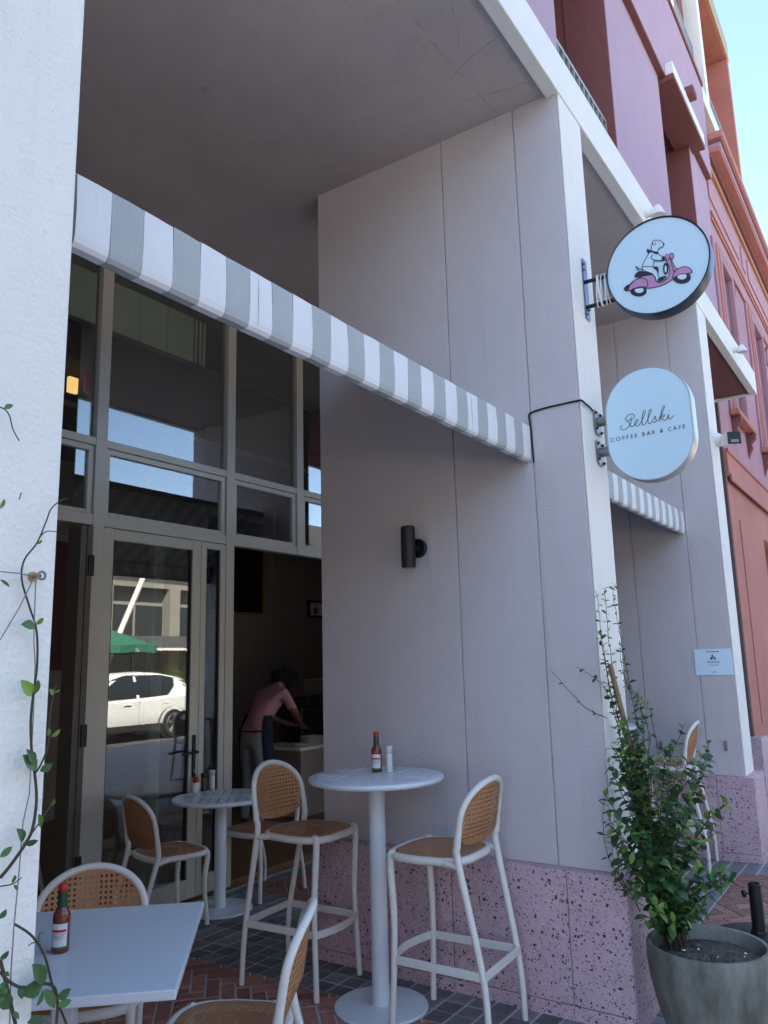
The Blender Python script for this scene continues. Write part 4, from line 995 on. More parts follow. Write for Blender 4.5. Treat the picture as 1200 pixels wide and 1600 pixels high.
mb.add(vs, fs); so_ = mb.build('soil', 'soil', t, smooth=True, world=False); so_['kind'] = 'stuff'
mb = MB()
for i in range(240):
    a = random.uniform(0, 6.28); r_ = .20*math.sqrt(random.random()); s_ = random.uniform(.002, .007)*(1.8 if random.random() < .1 else 1)
    mb.lathe([(.001, -s_*.5), (s_, 0), (.001, s_*.6)], (r_*math.cos(a), r_*math.sin(a), .374-.01*(r_/.22)**2), 5)
o = mb.build('soil_crumbs', 'soil', t, world=False); o['kind'] = 'stuff'
for i in range(7):
    a = random.uniform(0, 6.28); r_ = random.uniform(.05, .19); s_ = random.uniform(.004, .008)
    MB().lathe([(.001, -s_*.5), (s_, 0), (.001, s_*.7)], (r_*math.cos(a), r_*math.sin(a), .376), 7).build('pebble', 'salt', t, smooth=True, world=False)

# climbing shrub: stems from the soil, leaves in pairs
base = onz((1056, 1482), .37)
t = thing('climbing_shrub', 'leafy green climber tied to a bamboo stake in the concrete pot', 'plant', base)
top = ony((953, 1038), -.05)
MB().tube(smoothpath([base+Vector((0, 0, -.05)), base.lerp(top, .4)+Vector((0, -.012, 0)), top], 6), .013, 10).build('stake', 'bamboo', t, smooth=True)
for k in range(1, 8):
    c = base.lerp(top, k/8)
    MB().lathe([(.012, -.005), (.0155, 0), (.012, .005)], c, 12).build('stake_node', 'bamboo', t, smooth=True)
M['tie'] = mat('green_tie', (.02, .22, .20), .5)
c = base.lerp(top, .74); MB().lathe([(.0145, -.008), (.018, -.006), (.018, .006), (.0145, .008)], c, 14).build('plant_tie', 'tie', t, smooth=True)
items = []
UPV = Vector((0, 0, 1))
def stem_leaves(path, start, step, size, young, droop=0):
    d_acc = 0; nxt = start; L_ = sum((path[i+1]-path[i]).length for i in range(len(path)-1)); flip = random.uniform(0, 3.14)
    for i in range(len(path)-1):
        seg_ = path[i+1]-path[i]; l_ = seg_.length
        while nxt <= d_acc+l_ and l_ > 0:
            p = path[i]+seg_*((nxt-d_acc)/l_); tdir = seg_.normalized(); side = tdir.orthogonal().normalized(); side.rotate(Matrix.Rotation(flip, 3, tdir)); flip += 1.4+random.uniform(-.4, .4)
            for sg in (1, -1):
                if random.random() < .1: continue
                d = side*sg*random.uniform(.8, 1.1)+tdir*random.uniform(.2, .7)+UPV*random.uniform(-.25-droop, .2)
                s_ = size*random.uniform(.65, 1.2)*(1-.35*(nxt/L_)); kind = 'leafy' if random.random() < (young+(.55 if nxt > L_*.86 else 0)) else 'leaf'
                items.append((leaf_matrix(p, d, UPV+rv(.6), s_, random.uniform(-.5, .5)), kind, s_))
            nxt += step*random.uniform(.75, 1.3)
        d_acc += l_
def shoot(ctrl, r0, r1, leaf=None):
    P = smoothpath(ctrl, 5); n_ = len(P); P = [p+rv(.003) for p in P]
    MB().tube(P, [r0+(r1-r0)*i/(n_-1) for i in range(n_)], 6).build('stem', 'stem', t, smooth=True)
    if leaf: stem_leaves(P, *leaf)
# main shoots: foot at the stake, ends spread over the crown
ends = []
for px, dep in (((985,1150),0),((1040,1165),.1),((1075,1190),.15),((1110,1178),.2),((1000,1230),-.1),((960,1210),-.05),((1060,1250),.05),((1120,1265),.2),((950,1290),-.1),((1000,1300),-.2),((1085,1320),.1),((1135,1358),.12),((1120,1300),.15),((965,1340),-.1),((1035,1340),-.2),((1090,1395),.0),((1105,1420),-.05),((1020,1400),-.2),((990,1380),-.1),((1060,1190),.0),((975,1120),0),((1015,1180),-.1),((1030,1280),.1),((1065,1360),-.1),((1000,1440),-.15),((1050,1440),-.2),((1080,1440),-.1),((1010,1340),0),((1048,1225),-.1),((985,1260),.05),((1075,1280),-.12),((970,1180),0.02),((1100,1350),.1),((1045,1400),.08),((1010,1265),.12),((965,1140),0),((955,1165),0.02),((985,1200),-.05),((1000,1160),.05),((945,1240),-.05),((1025,1235),-.1),((955,1320),-.12),((1095,1235),.15),((1070,1330),.05),((1115,1380),.05)):
    # depth: on the vertical plane through the stake facing the camera, pushed nearer or farther
    v = ray(px); pl_n = Vector((FW.x, FW.y, 0)).normalized(); dist = ((base+Vector((.06, .03, 0))-CAM).dot(pl_n)+dep)/v.dot(pl_n); e = CAM+v*dist
    if e.y > -.075: e = CAM+(e-CAM)*((-.075-CAM.y)/(e.y-CAM.y)) if e.x < W+.07 else e
    ends.append(e)
for e in ends:
    s0 = base+Vector((random.uniform(-.05, .05), random.uniform(-.04, .04), -.02)); mid = s0.lerp(e, .5); ax = base.lerp(top, min(.6, max(.1, (e.z-.4)*.55))); mid = mid.lerp(ax, .55)+rv(.02)
    shoot([s0, s0.lerp(mid, .5)+rv(.015), mid, mid.lerp(e, .6)+rv(.02)+Vector((0, 0, .02)), e], .0045, .0016, (.10, .030, .070, .16))
    if random.random() < .95:
        q = mid.lerp(e, random.uniform(.2, .5)); e2 = q+(e-mid)*random.uniform(.4, .7)+rv(.07)+Vector((0, -.02, .02)); shoot([q, q.lerp(e2, .5)+rv(.015), e2], .0025, .0012, (.03, .028, .066, .2))
# thin strands climbing the front of the pier
for ctrl in (((985,1180),(965,1120),(950,1060),(940,1000),(937,960),(930,922)), ((978,1160),(962,1100),(955,1030),(948,970),(945,925),(948,918)), ((1000,1150),(985,1080),(972,1010),(963,960),(958,925),(962,912)), ((1008,1180),(1000,1100),(975,1060),(968,1000)), ((970,1150),(955,1090),(945,1030),(940,985))):
    shoot([ony(p, -.03+random.uniform(-.03, .01)) for p in ctrl], .0022, .001, (.02, .042, .040, .3))
shoot([onx(p, -.05) for p in ((948,1122),(925,1112),(900,1092),(880,1068),(857,1045))], .002, .001, (.06, .09, .038, .2))
shoot([onx(p, -.05) for p in ((952,1090),(940,1070),(918,1052),(900,1043))], .002, .001, (.05, .07, .034, .2))
shoot([ony(p, -.12) for p in ((1010,1200),(1015,1150),(1002,1110),(985,1080),(974,1050))], .002, .001, (.05, .06, .035, .1))
shoot([ony(p, -.15) for p in ((1030,1190),(1020,1130),(1013,1105),(1000,1090))], .002, .001, (.04, .05, .034, .3))
shoot([onx(p, -.10) for p in ((1000,1425),(985,1395),(968,1370),(948,1330),(942,1270),(952,1225))], .0025, .0012, (.05, .05, .05, .05))
shoot([onx(p, -.11) for p in ((965,1345),(968,1375),(985,1402),(1010,1418))], .0025, .0015, (.25, .2, .04, .05))
add_leaves(t, items)

# vine trained on wires over the near white pier
t = thing('wall_vine', 'young vine with paired leaves trained up wires on the near white pier', 'vine', (-3.0, -.01, 0))
V0 = -.014
def vpt(p, off=0): return ony(p, V0-off)
def vstem(pts, r0, r1): 
    P = smoothpath([vpt(p, .004+.006*math.sin(i)) for i, p in enumerate(pts)], 6); n_ = len(P)
    MB().tube(P, [r0+(r1-r0)*i/(n_-1) for i in range(n_)], 7).build('stem', 'stem', t, smooth=True)
vstem([(0,1372),(18,1350),(42,1315),(52,1290),(57,1250),(55,1215),(50,1180),(48,1130),(52,1085),(58,1040),(57,985),(45,945),(34,905),(38,875),(58,848),(72,815),(80,795),(95,782),(106,779)], .0030, .0010)
vstem([(58,847),(66,835),(75,830),(90,831)], .0012, .0008); vstem([(56,1207),(66,1190),(76,1160),(78,1120),(84,1085),(88,1070)], .0018, .0008)
vstem([(36,1320),(55,1295),(72,1270),(84,1252)], .0015, .0008); vstem([(0,1385),(20,1381),(34,1371)], .0012, .0008)
vstem([(23,1444),(45,1458),(60,1475),(72,1500),(82,1540),(92,1570),(104,1600)], .0020, .0022); vstem([(60,1468),(62,1460),(68,1457)], .001, .0008); vstem([(63,1470),(52,1473),(44,1478)], .001, .0008)
vstem([(0,1518),(12,1532),(30,1542),(52,1542),(72,1537),(86,1545),(90,1570),(88,1600)], .0026, .0024); vstem([(0,1500),(8,1530),(16,1565),(24,1600)], .003, .003)
vstem([(0,636),(8,640),(15,650),(20,670),(30,689)], .0013, .001); vstem([(33,770),(30,780)], .001, .001)
items = []
def vl(px, to, size, kind='leaf', up=None):
    a, b2 = vpt(px, .008), vpt(to, .02); d = b2-a; s_ = d.length if size is None else size
    items.append((leaf_matrix(a, d, up or Vector((random.uniform(-.35, .35), -1, random.uniform(-.1, .5))), s_, random.uniform(-.25, .25)), kind, s_))
for a, b2, kd in (((6,638),(20,632),'leaf'),((0,795),(8,780),'leafy'),((0,905),(16,916),'leaf'),((55,978),(38,974),'leaf'),((57,976),(68,966),'leafy'),((58,850),(66,845),'leafy'),((52,1088),(37,1064),'leafy'),((54,1085),(61,1062),'leafy'),((52,1195),(50,1172),'leaf'),((57,1203),(42,1180),'leaf'),((62,1205),(82,1195),'leaf'),((76,1150),(77,1140),'leafy'),((80,1152),(95,1140),'leafy'),((84,1085),(80,1078),'leafy'),((86,1082),(94,1078),'leafy'),((64,1293),(62,1272),'leafy'),((80,1260),(86,1250),'leafy'),((36,1315),(34,1296),'leaf'),((38,1320),(60,1314),'leaf'),((0,1340),(19,1323),'leaf'),((20,1380),(24,1368),'leaf'),((22,1382),(28,1390),'leaf'),((0,1436),(10,1422),'leaf'),((0,1500),(14,1488),'leaf'),((70,1536),(58,1508),'leaf'),((66,1540),(40,1552),'leaf'),((70,1545),(88,1575),'leaf'),((88,1560),(112,1548),'leaf'),((90,1572),(112,1563),'leaf'),((18,1575),(0,1555),'leaf'),((20,1580),(30,1592),'leaf'),((10,1530),(0,1570),'leaf'),((5,1520),(14,1522),'leaf'),((42,1598),(72,1592),'leaf'),((68,1545),(62,1572),'leaf'),((12,1545),(2,1538),'leaf'),((30,1541),(36,1560),'leaf')): vl(a, b2, None, kd)
for m_ in items: pass
add_leaves(t, items)
wt = thing('trellis_wire', 'thin trellis wires strung from an eye bolt on the near white pier', 'wire', (-3.02, -.01, 1.81))
for pts in (((0,893),(30,896),(50,900)), ((52,905),(30,950),(0,1000)), ((56,905),(54,960),(53,1000),(55,1040),(52,1120),(46,1240),(36,1285),(30,1360),(22,1445),(17,1520),(15,1600))):
    MB().tube([ony(p, -.018) for p in pts], .0011, 6).build('wire', 'steel', wt, smooth=True)
c = ony((53, 901), -.006)
MB().tube([(c.x, -.0005, c.z), (c.x, -.024, c.z)], .004, 8).build('eye_bolt', 'steel', wt, smooth=True)
MB().lathe([(.001, -.006), (.009, -.006), (.009, -.0005), (.001, -.0005)], (c.x, 0, c.z), 14, 'y').build('washer', 'gold', wt, smooth=True)
MB().tube([(c.x+.007*math.cos(a*math.pi/6), -.03, c.z+.007*math.sin(a*math.pi/6)) for a in range(12)], .0022, 6, closed=True).build('eye', 'steel', wt, smooth=True)

# parasol base on the pavement beyond the pot
c = onz((1187, 1462), .06); t = thing('parasol_base', 'heavy black round parasol base with tube and clamp knob', 'parasol base', (c.x, c.y, 0))
MB().lathe([(.001, 0), (.255, 0), (.26, .012), (.255, .05), (.22, .065), (.05, .078), (.001, .078)], seg=56).build('base_disc', 'black', t, smooth=True, world=False)
MB().lathe([(.035, .07), (.035, .335), (.030, .340), (.028, .335), (.028, .09), (.001, .09), (.001, .07)], seg=28).build('tube', 'black', t, smooth=True, world=False)
MB().lathe([(.045, .0785), (.042, .092), (.0355, .094), (.0355, .0785)], seg=28).build('collar', 'black', t, smooth=True, world=False)
kd_ = -Vector((RT.x, RT.y, 0)).normalized()
MB().tube([kd_*.034+Vector((0, 0, .285)), kd_*.06+Vector((0, 0, .285))], .006, 8).tube([kd_*.058+Vector((0, 0, .285)), kd_*.072+Vector((0, 0, .285))], .020, 10).build('clamp_knob', 'black', t, world=False)

# ------------------------------------------------------------------ things inside the cafe
M['dkred'] = mat('dark_red_paint', (.10, .014, .018), .6)
M['dustgreen'] = mat('duct_green_grey', (.66, .69, .60), .5, metal=.3, var=.15, vscale=3)
t = thing('air_duct', 'grey green sheet metal duct hanging indoors behind the upper pane', 'duct', (-.2, 3.9, 4.05))
dz = ony((175, 518), 3.75).z
xa, xb = ony((172, 480), 3.75).x, ony((302, 560), 3.75).x
wd_ = (xb-xa)/3
for i in range(3): MB().box(xa-.6*(i == 0)+wd_*i+.002, xa+wd_*(i+1)-.002, 3.75, 4.2, dz, 4.72).build('duct_section', 'dustgreen', t, bevel=.004)
for i in range(3): MB().box(xb+.03+.05*i, xb+.05+.05*i, 3.76, 3.80, dz-.02*i, 4.72).build('conduit', 'dustgreen', t)
t = thing('ceiling_pipe', 'dull sprinkler pipe under the dark ceiling behind the glass', 'pipe', (0, 4.4, 3.9))
MB().tube([(-3, 4.6, 3.92), (4.2, 4.6, 3.92)], .03, 12).build('pipe', 'steel', t, smooth=True)
for x in (-1.0, .35, 1.7): MB().tube([(x, 4.6, 3.93), (x, 4.6, 4.10)], .012, 8).build('hanger', 'steel', t, smooth=True)
M['glow'] = emis('dim_lamp', (1, .6, .2), .25)
t = thing('indoor_lamp', 'lit warm lamp indoors at the edge of the near pier', 'lamp', ony((120, 605), 4.3))
p = ony((118, 602), 4.3); MB().box(p.x-.06, p.x+.03, 4.3, 4.34, p.z-.07, p.z+.07).build('glow_panel', 'glow', t, bevel=.01); p2 = ony((135, 605), 4.25); MB().tube([p2+Vector((0, 0, .12)), p2+Vector((0, 0, -.02)), p2+Vector((.05, 0, -.07))], .022, 10).build('elbow_pipe', 'redcap', t, smooth=True)
t = thing('wall_board', 'black menu board with gold frame high on the wall behind the counter', 'board', (4, 6.8, 2.3))
a, b_ = ony((330, 840), 6.8), ony((415, 958), 6.8)
MB().box(a.x, b_.x-.05, 6.82, 6.86, b_.z, b_.z+1.35).build('board', 'black', t); MB().box(b_.x-.05, b_.x, 6.81, 6.865, b_.z, b_.z+1.35).build('frame', 'gold', t); MB().box(a.x, b_.x-.0505, 6.812, 6.864, b_.z-.035, b_.z-.001).build('frame', 'gold', t)
t = thing('small_picture', 'small framed print on the wall above the display case', 'picture', ony((495, 950), 6.8))
a, b_ = ony((485, 938), 6.8), ony((508, 965), 6.8)
MB().box(a.x, b_.x, 6.83, 6.86, b_.z, a.z).build('frame', 'black', t); MB().box(a.x+.03, b_.x-.03, 6.824, 6.8295, b_.z+.03, a.z-.03).build('print', 'paper', t); MB().lathe([(.001, -.004), (.06, -.004), (.06, -.0005), (.001, -.0005)], ((a.x+b_.x)/2-.03, 6.8235, (a.z+b_.z)/2-.03), 16, 'y').build('motif', 'redcap', t)
a, b_ = ony((70, 925), 6.85), ony((132, 1046), 6.85)
t = thing('red_wall_panel', 'dark red panel on the room wall seen left of the glass door', 'panel', ((a.x+b_.x)/2, 6.88, b_.z)); MB().box(a.x-.5, b_.x, 6.86, 6.899, b_.z, a.z+.6).build('panel', 'dkred', t); MB().box(b_.x+.001, b_.x+.03, 6.855, 6.899, b_.z, a.z+.6).build('edge_trim', 'dark', t)
# counter with display case
CX0, CX1, CY0, CY1 = 3.02, 5.6, 4.40, 5.05
t = thing('service_counter', 'dark serving counter inside the open doorway', 'counter', ((CX0+CX1)/2, 5.2, 0))
MB().box(CX0, CX1, CY0+.05, CY1, 0, .70).build('cabinet', 'ply', t); MB().box(CX0-.06, CX1, CY0, CY1+.02, .7005, .735).build('worktop', 'wm', t, bevel=.005)
t = thing('display_case', 'glass cake display case standing on the counter', 'display case', (4.5, 5.2, .735))
for z in (.74, 1.08, 1.42): MB().box(3.75, 5.5, 4.50, 5.00, z, z+.02).build('shelf', 'steel', t)
MB().box(3.75, 5.5, 4.475, 4.482, .74, 1.44).build('front_glass', 'glass', t); MB().box(3.742, 3.749, 4.485, 5.0, .74, 1.44).build('side_glass', 'glass', t)
for x in (3.76, 5.49): MB().tube([(x, 4.49, .74), (x, 4.49, 1.44)], .012, 8).build('post', 'black', t)
t = thing('coffee_machine', 'black coffee machine on the counter behind the bending person', 'coffee machine', (3.5, 5.3, .735))
MB().box(3.35, 3.72, 4.72, 5.04, .7355, 1.15).build('body', 'black', t, bevel=.03); MB().box(3.33, 3.735, 4.62, 5.04, 1.151, 1.24).build('cup_tray', 'black', t, bevel=.02); MB().box(3.37, 3.70, 4.60, 4.719, .7355, .78).build('drip_tray', 'steel', t, bevel=.01)
for x in (3.46, 3.62): MB().tube([(x, 4.72, 1.05), (x, 4.63, 1.02), (x, 4.58, .99)], .014, 8).build('group_handle', 'rubber', t, smooth=True)
t = thing('card_stand', 'slanted menu card stand on top of the display case', 'card stand', (4.05, 4.65, 1.44))
MB().prism([(3.86, 4.57, 1.4405), (4.22, 4.57, 1.4405), (4.18, 4.73, 1.80), (3.90, 4.73, 1.80)], (0, .02, 0)).build('card', 'ink', t); MB().prism([(3.885, 4.669, 1.70), (4.20, 4.669, 1.70), (4.178, 4.714, 1.79), (3.905, 4.714, 1.79)], (0, -.004, 0)).build('card_heading', 'bamboo', t)
def plates(loc, n_, r_, label):
    t = thing('plate_stack', label, 'plates', loc)
    for i in range(n_): MB().lathe([(.001, 0), (r_*.6, 0), (r_, .016), (r_, .019), (r_*.6, .004), (.001, .004)], (random.uniform(-.004, .004), 0, .0125*i), 28).build('plate', 'wm', t, smooth=True, world=False)
p = onz((465, 1168), .7355); plates((3.30, 4.52, .7356), 7, .13, 'tall stack of white plates on the counter'); plates((3.08, 4.50, .7356), 2, .10, 'two small white saucers at the counter end')
t = thing('sauce_squeezer', 'red squeeze bottle on the counter by the display case', 'bottle', (3.62, 4.47, .7356)); MB().lathe([(.001, 0), (.032, 0), (.033, .13), (.02, .155), (.012, .16), (.005, .20), (.001, .20)], seg=20).build('bottle', 'redcap', t, smooth=True, world=False); MB().lathe([(.036, .128), (.036, .14), (.03, .146), (.03, .128)], seg=20).build('cap', 'redcap', t, smooth=True, world=False)

# person bending over the counter
M['skin'] = mat('brown_skin', (.12, .055, .032), .55, var=.1, vscale=8); M['top_pink'] = mat('dusty_pink_cotton', (.50, .24, .27), .9, var=.12, vscale=9, bump=.2, bscale=60)
M['trouser'] = mat('pale_denim', (.30, .33, .32), .9, var=.12, vscale=12, bump=.2, bscale=120); M['apron'] = mat('navy_apron', (.012, .016, .035), .9); M['hair'] = mat('black_hair', (.008, .006, .006), .8, bump=1, bscale=60)
def person():
    px, py = 2.36, 4.52
    t = thing('person', 'person in pink top, navy apron and pale trousers bending over the counter', 'person', (px, py, 0), R(-95))
    # local: +y is forward
    J = {'pel': (0, 0, .90), 'sp1': (0, .03, 1.04), 'sp2': (0, .13, 1.19), 'chest': (0, .24, 1.31), 'neck': (0, .34, 1.40), 'head0': (0, .42, 1.44), 'head': (0, .50, 1.45),
         'hl': (-.10, .0, .86), 'kl': (-.12, .04, .47), 'al': (-.12, -.02, .09), 'tl': (-.13, .12, .03), 'hr': (.10, 0, .86), 'kr': (.12, .03, .47), 'ar': (.13, -.04, .09), 'tr': (.14, .10, .03),
         'sl': (-.17, .27, 1.33), 'el': (-.23, .36, 1.10), 'wl': (-.15, .57, 1.00), 'hdl': (-.12, .66, .97), 'sr': (.17, .27, 1.33), 'er': (.23, .38, 1.10), 'wr': (.12, .56, .98), 'hdr': (.08, .65, .95)}
    r_ = {'pel': (.165, .12), 'sp1': (.145, .105), 'sp2': (.15, .11), 'chest': (.165, .12), 'neck': (.06, .06), 'head0': (.062, .07), 'head': (.075, .09), 'hl': (.105, .10), 'kl': (.068, .066), 'al': (.045, .045), 'tl': (.042, .032), 'hr': (.105, .10), 'kr': (.068, .066), 'ar': (.045, .045), 'tr': (.042, .032),
          'sl': (.062, .062), 'el': (.046, .046), 'wl': (.03, .03), 'hdl': (.036, .02), 'sr': (.062, .062), 'er': (.046, .046), 'wr': (.03, .03), 'hdr': (.036, .02)}
    E_ = [('pel','sp1'),('sp1','sp2'),('sp2','chest'),('chest','neck'),('neck','head0'),('head0','head'),('pel','hl'),('hl','kl'),('kl','al'),('al','tl'),('pel','hr'),('hr','kr'),('kr','ar'),('ar','tr'),('chest','sl'),('sl','el'),('el','wl'),('wl','hdl'),('chest','sr'),('sr','er'),('er','wr'),('wr','hdr')]
    # five fingers on each hand
    for s_, h_ in ((-1, 'hdl'), (1, 'hdr')):
        hx, hy, hz = J[h_]
        for k in range(4):
            a, b2 = 'f%s%da' % (h_, k), 'f%s%db' % (h_, k); J[a] = (hx+(k-1.5)*.019, hy+.045, hz-.004); J[b2] = (hx+(k-1.5)*.021, hy+.082-.006*abs(k-1.4), hz-.028); r_[a] = r_[b2] = (.0085, .0085); E_ += [(h_, a), (a, b2)]
        a, b2 = 'th%sa' % h_, 'th%sb' % h_; J[a] = (hx-s_*.034, hy+.01, hz); J[b2] = (hx-s_*.05, hy+.04, hz-.014); r_[a] = r_[b2] = (.0095, .0095); E_ += [(h_, a), (a, b2)]
    names = list(J); me = bpy.data.meshes.new('body'); me.from_pydata([J[k] for k in names], [(names.index(a), names.index(b2)) for a, b2 in E_], [])
    o = bpy.data.objects.new('body', me); COL.objects.link(o); sk = o.modifiers.new('skin', 'SKIN'); o.modifiers.new('sub', 'SUBSURF').render_levels = 2; o.modifiers['sub'].levels = 2
    for i, k in enumerate(names): me.skin_vertices[0].data[i].radius = r_[k]; me.skin_vertices[0].data[i].use_root = (k == 'pel')
    dg = bpy.context.evaluated_depsgraph_get(); dg.update(); nm = bpy.data.meshes.new_from_object(o.evaluated_get(dg)); bpy.data.objects.remove(o)
    o = bpy.data.objects.new('body', nm); COL.objects.link(o); o.parent = t; nm.materials.clear()
    for k in ('skin', 'top_pink', 'trouser'): nm.materials.append(M[k])
    for p in nm.polygons:
        p.use_smooth = True; c = p.center; ax = abs(c.x)
        arm_low = ax > .10 and c.y > .30 and c.z < 1.17; 
        if c.z < .95 and c.y < .30: p.material_index = 2 if c.z > .11 else 0
        elif arm_low or c.y > .335 and ax < .12 and c.z > 1.3: p.material_index = 0
        elif c.y < .48: p.material_index = 1
    # face on the head, mostly hidden by the hair
    MB().lathe([(.001, -.105), (.05, -.09), (.078, -.03), (.084, .03), (.062, .085), (.001, .108)], (0, .50, 1.44), 20).build('head', 'skin', t, smooth=True, world=False)
    MB().lathe([(.001, -.012), (.012, -.008), (.009, .02), (.001, .03)], (0, .582, 1.43), 10).build('nose', 'skin', t, smooth=True, world=False)
    for s_ in (-1, 1): MB().lathe([(.001, -.008), (.010, 0), (.001, .008)], (s_*.032, .574, 1.465), 10).build('eye', 'hair', t, smooth=True, world=False); MB().lathe([(.001, -.03), (.014, 0), (.001, .03)], (s_*.084, .49, 1.44), 8).build('ear', 'skin', t, smooth=True, world=False)
    MB().box(-.024, .024, .570, .578, 1.385, 1.394).build('mouth', 'redcap', t, bevel=.003, world=False)
    hm = MB()
    for k in range(260):
        d = rv(1); 
        if d.length < .2: continue
        d.normalize()
        if d.y > .55 and d.z < .45: continue
        c = Vector((0, .475, 1.475))+Vector((d.x*.105, d.y*.10, d.z*.105)); s_ = random.uniform(.018, .035); hm.lathe([(.001, -s_), (s_*.8, -s_*.4), (s_, s_*.2), (.001, s_)], c, 6)
    for k in range(70):
        c = Vector((random.uniform(-.07, .07), random.uniform(.30, .42), random.uniform(1.46, 1.55))); s_ = random.uniform(.02, .045); hm.lathe([(.001, -s_), (s_, 0), (.001, s_)], c, 6)
    hr = hm.build('hair', 'hair', t, smooth=True, world=False); hr['kind'] = 'stuff'
    mb = MB(); vs = []; NA = 12
    for j, (z, rx, ry, y0) in enumerate(((1.12, .165, .135, .06), (1.0, .185, .15, .03), (.90, .20, .16, .02), (.70, .20, .17, .04), (.52, .20, .17, .06))):
        for k in range(NA+1): a = R(-25)+R(230)*k/NA; vs.append((rx*math.cos(a), y0+ry*math.sin(a), z))
    mb.add(vs, [(j*(NA+1)+k, j*(NA+1)+k+1, (j+1)*(NA+1)+k+1, (j+1)*(NA+1)+k) for j in range(4) for k in range(NA)])
    ap = mb.build('apron', 'apron', t, smooth=True, world=False); so = ap.modifiers.new('thick', 'SOLIDIFY'); so.thickness = .006
    MB().tube([(.20*math.cos(R(a)), .02+.155*math.sin(R(a)), .97) for a in range(0, 360, 20)], .009, 6, closed=True).build('apron_tie', 'apron', t, smooth=True, world=False)
person()

# ------------------------------------------------------------------ the street opposite (seen in the glass)
M['opp'] = mat('grey_concrete_facade', (.26, .245, .21), .85, var=.15, vscale=1.2, bump=.15, bscale=20); M['oppd'] = mat('dark_shop_glass', (.02, .022, .025), .15); M['opp_dark'] = mat('dark_cladding', (.06, .06, .065), .7, var=.2)
ob = thing('opposite_building', 'grey concrete building with columns and dark shopfronts across the street', 'building', (10, -18, 0))
MB().box(-40, 60, -30, -16.4, 0, 8.3).build('wall', 'opp', ob)
MB().box(-40, 60, -16.395, -16.25, 4.75, 8.25).build('upper_cladding', 'opp_dark', ob)
MB().box(-40, 60, -16.399, -16.0, 4.55, 4.74).build('lintel_band', 'opp', ob)
for i in range(-10, 16):
    x = 1.2+i*3.1
    MB().box(x, x+.5, -16.398, -15.9, 0, 4.549).build('column', 'opp', ob)
    w_ = MB().box(x+.51, x+3.09, -16.395, -16.32, .35, 3.9).build('shop_window', 'oppd', ob); MB().box(x+1.7, x+1.78, -16.319, -16.28, .35, 3.9).build('window_bar', 'opp', w_)
    MB().box(x+.6, x+2.9, -16.249, -16.2, 5.6, 7.3).build('upper_window', 'oppd', ob)
# scalloped white trimmed canopy
t = thing('scalloped_canopy', 'dark shop canopy with white scalloped trim across the street', 'canopy', (14, -15, 2.2))
MB().prism([(11.5, -15.89, 2.75), (11.5, -14.5, 2.30), (11.5, -14.5, 2.26), (11.5, -15.89, 2.70)], (8, 0, 0)).build('cover', 'opp_dark', t)
sc_ = MB(); vs = []; N = 160
for i in range(N+1): x = 11.5+8*i/N; vs += [(x, -14.49, 2.27), (x, -14.49, 2.16+.035*abs(math.sin(i*math.pi/4)))]
sc_.add(vs, [(2*i, 2*i+2, 2*i+3, 2*i+1) for i in range(N)]); sc_.build('scalloped_trim', 'wm', t)
M['green_canvas'] = mat('green_canvas', (.025, .14, .085), .85, var=.1)
def parasol(x, y, label, r_=1.7):
    t = thing('green_parasol', label, 'parasol', (x, y, 0), R(20)); mb = MB(); N = 8; hz = 2.25; tz = 2.85
    ring = [Vector((r_*math.cos(2*math.pi*k/N), r_*math.sin(2*math.pi*k/N), hz)) for k in range(N)]; apex = Vector((0, 0, tz))
    for k in range(N):
        p = MB(); a, b2 = ring[k], ring[(k+1) % N]; m_ = (a+b2)/2*.97+Vector((0, 0, .03)); m_.z = hz+.04
        p.add([apex, a, m_, b2, a-Vector((0, 0, .22)), m_-Vector((0, 0, .22)), b2-Vector((0, 0, .22))], [(0, 1, 2), (0, 2, 3), (1, 4, 5, 2), (2, 5, 6, 3)]); p.build('canopy_panel', 'green_canvas', t, world=False)
        MB().tube([Vector((0, 0, 2.05)), a*.55+Vector((0, 0, tz*.45-.05-.0))], .012, 6).build('strut', 'wm', t, world=False)
    MB().tube([(0, 0, 0), (0, 0, tz+.06)], .028, 12).build('pole', 'wm', t, world=False); MB().lathe([(.001, 0), (.3, 0), (.3, .06), (.04, .1), (.001, .1)], seg=24).build('base', 'black', t, world=False)
    lt = MB(); a, b2 = ring[1], ring[2]; c0 = (a+b2)/2*.975; ud = (b2-a).normalized()
    textmesh('N', .17, lambda u, v: tuple(c0-ud*u+Vector((0, 0, v-.16))+Vector((a+b2)).normalized()*.03), lt); lt.build('letter', 'wm', t, world=False)
parasol(11.35, -12.7, 'green canvas parasol behind the parked white car')
parasol(5.3, -12.9, 'green canvas parasol farther from the scalloped canopy')
t = thing('slanted_mast', 'slanted white shade sail mast across the street', 'mast', (11.0, -13.5, 0)); MB().tube([(11.4, -13.6, 0), (13.8, -13.9, 4.7)], .09, 14).build('mast', 'wm', t, smooth=True); MB().lathe([(.001, 0), (.2, 0), (.2, .03), (.001, .03)], (11.4, -13.6, 0), 18).build('foot_plate', 'steel', t)
def hedge(x0, x1, y, label):
    t = thing('hedge_planter', label, 'planter', ((x0+x1)/2, y, 0)); MB().box(x0, x1, y-.2, y+.2, 0, .55).build('trough', 'opp_dark', t, bevel=.01)
    mb = MB()
    for k in range(int((x1-x0)*420)):
        p = Vector((random.uniform(x0, x1), y+random.uniform(-.24, .24), random.uniform(.55, 1.55))); m_ = leaf_matrix(p, rv(1), UPV+rv(1), random.uniform(.05, .09)); me = LM['leafy'][0]; mb.add([m_ @ v.co for v in me.vertices], [tuple(q.vertices) for q in me.polygons])
    o = mb.build('hedge', 'leafy', t, smooth=True); o['kind'] = 'stuff'
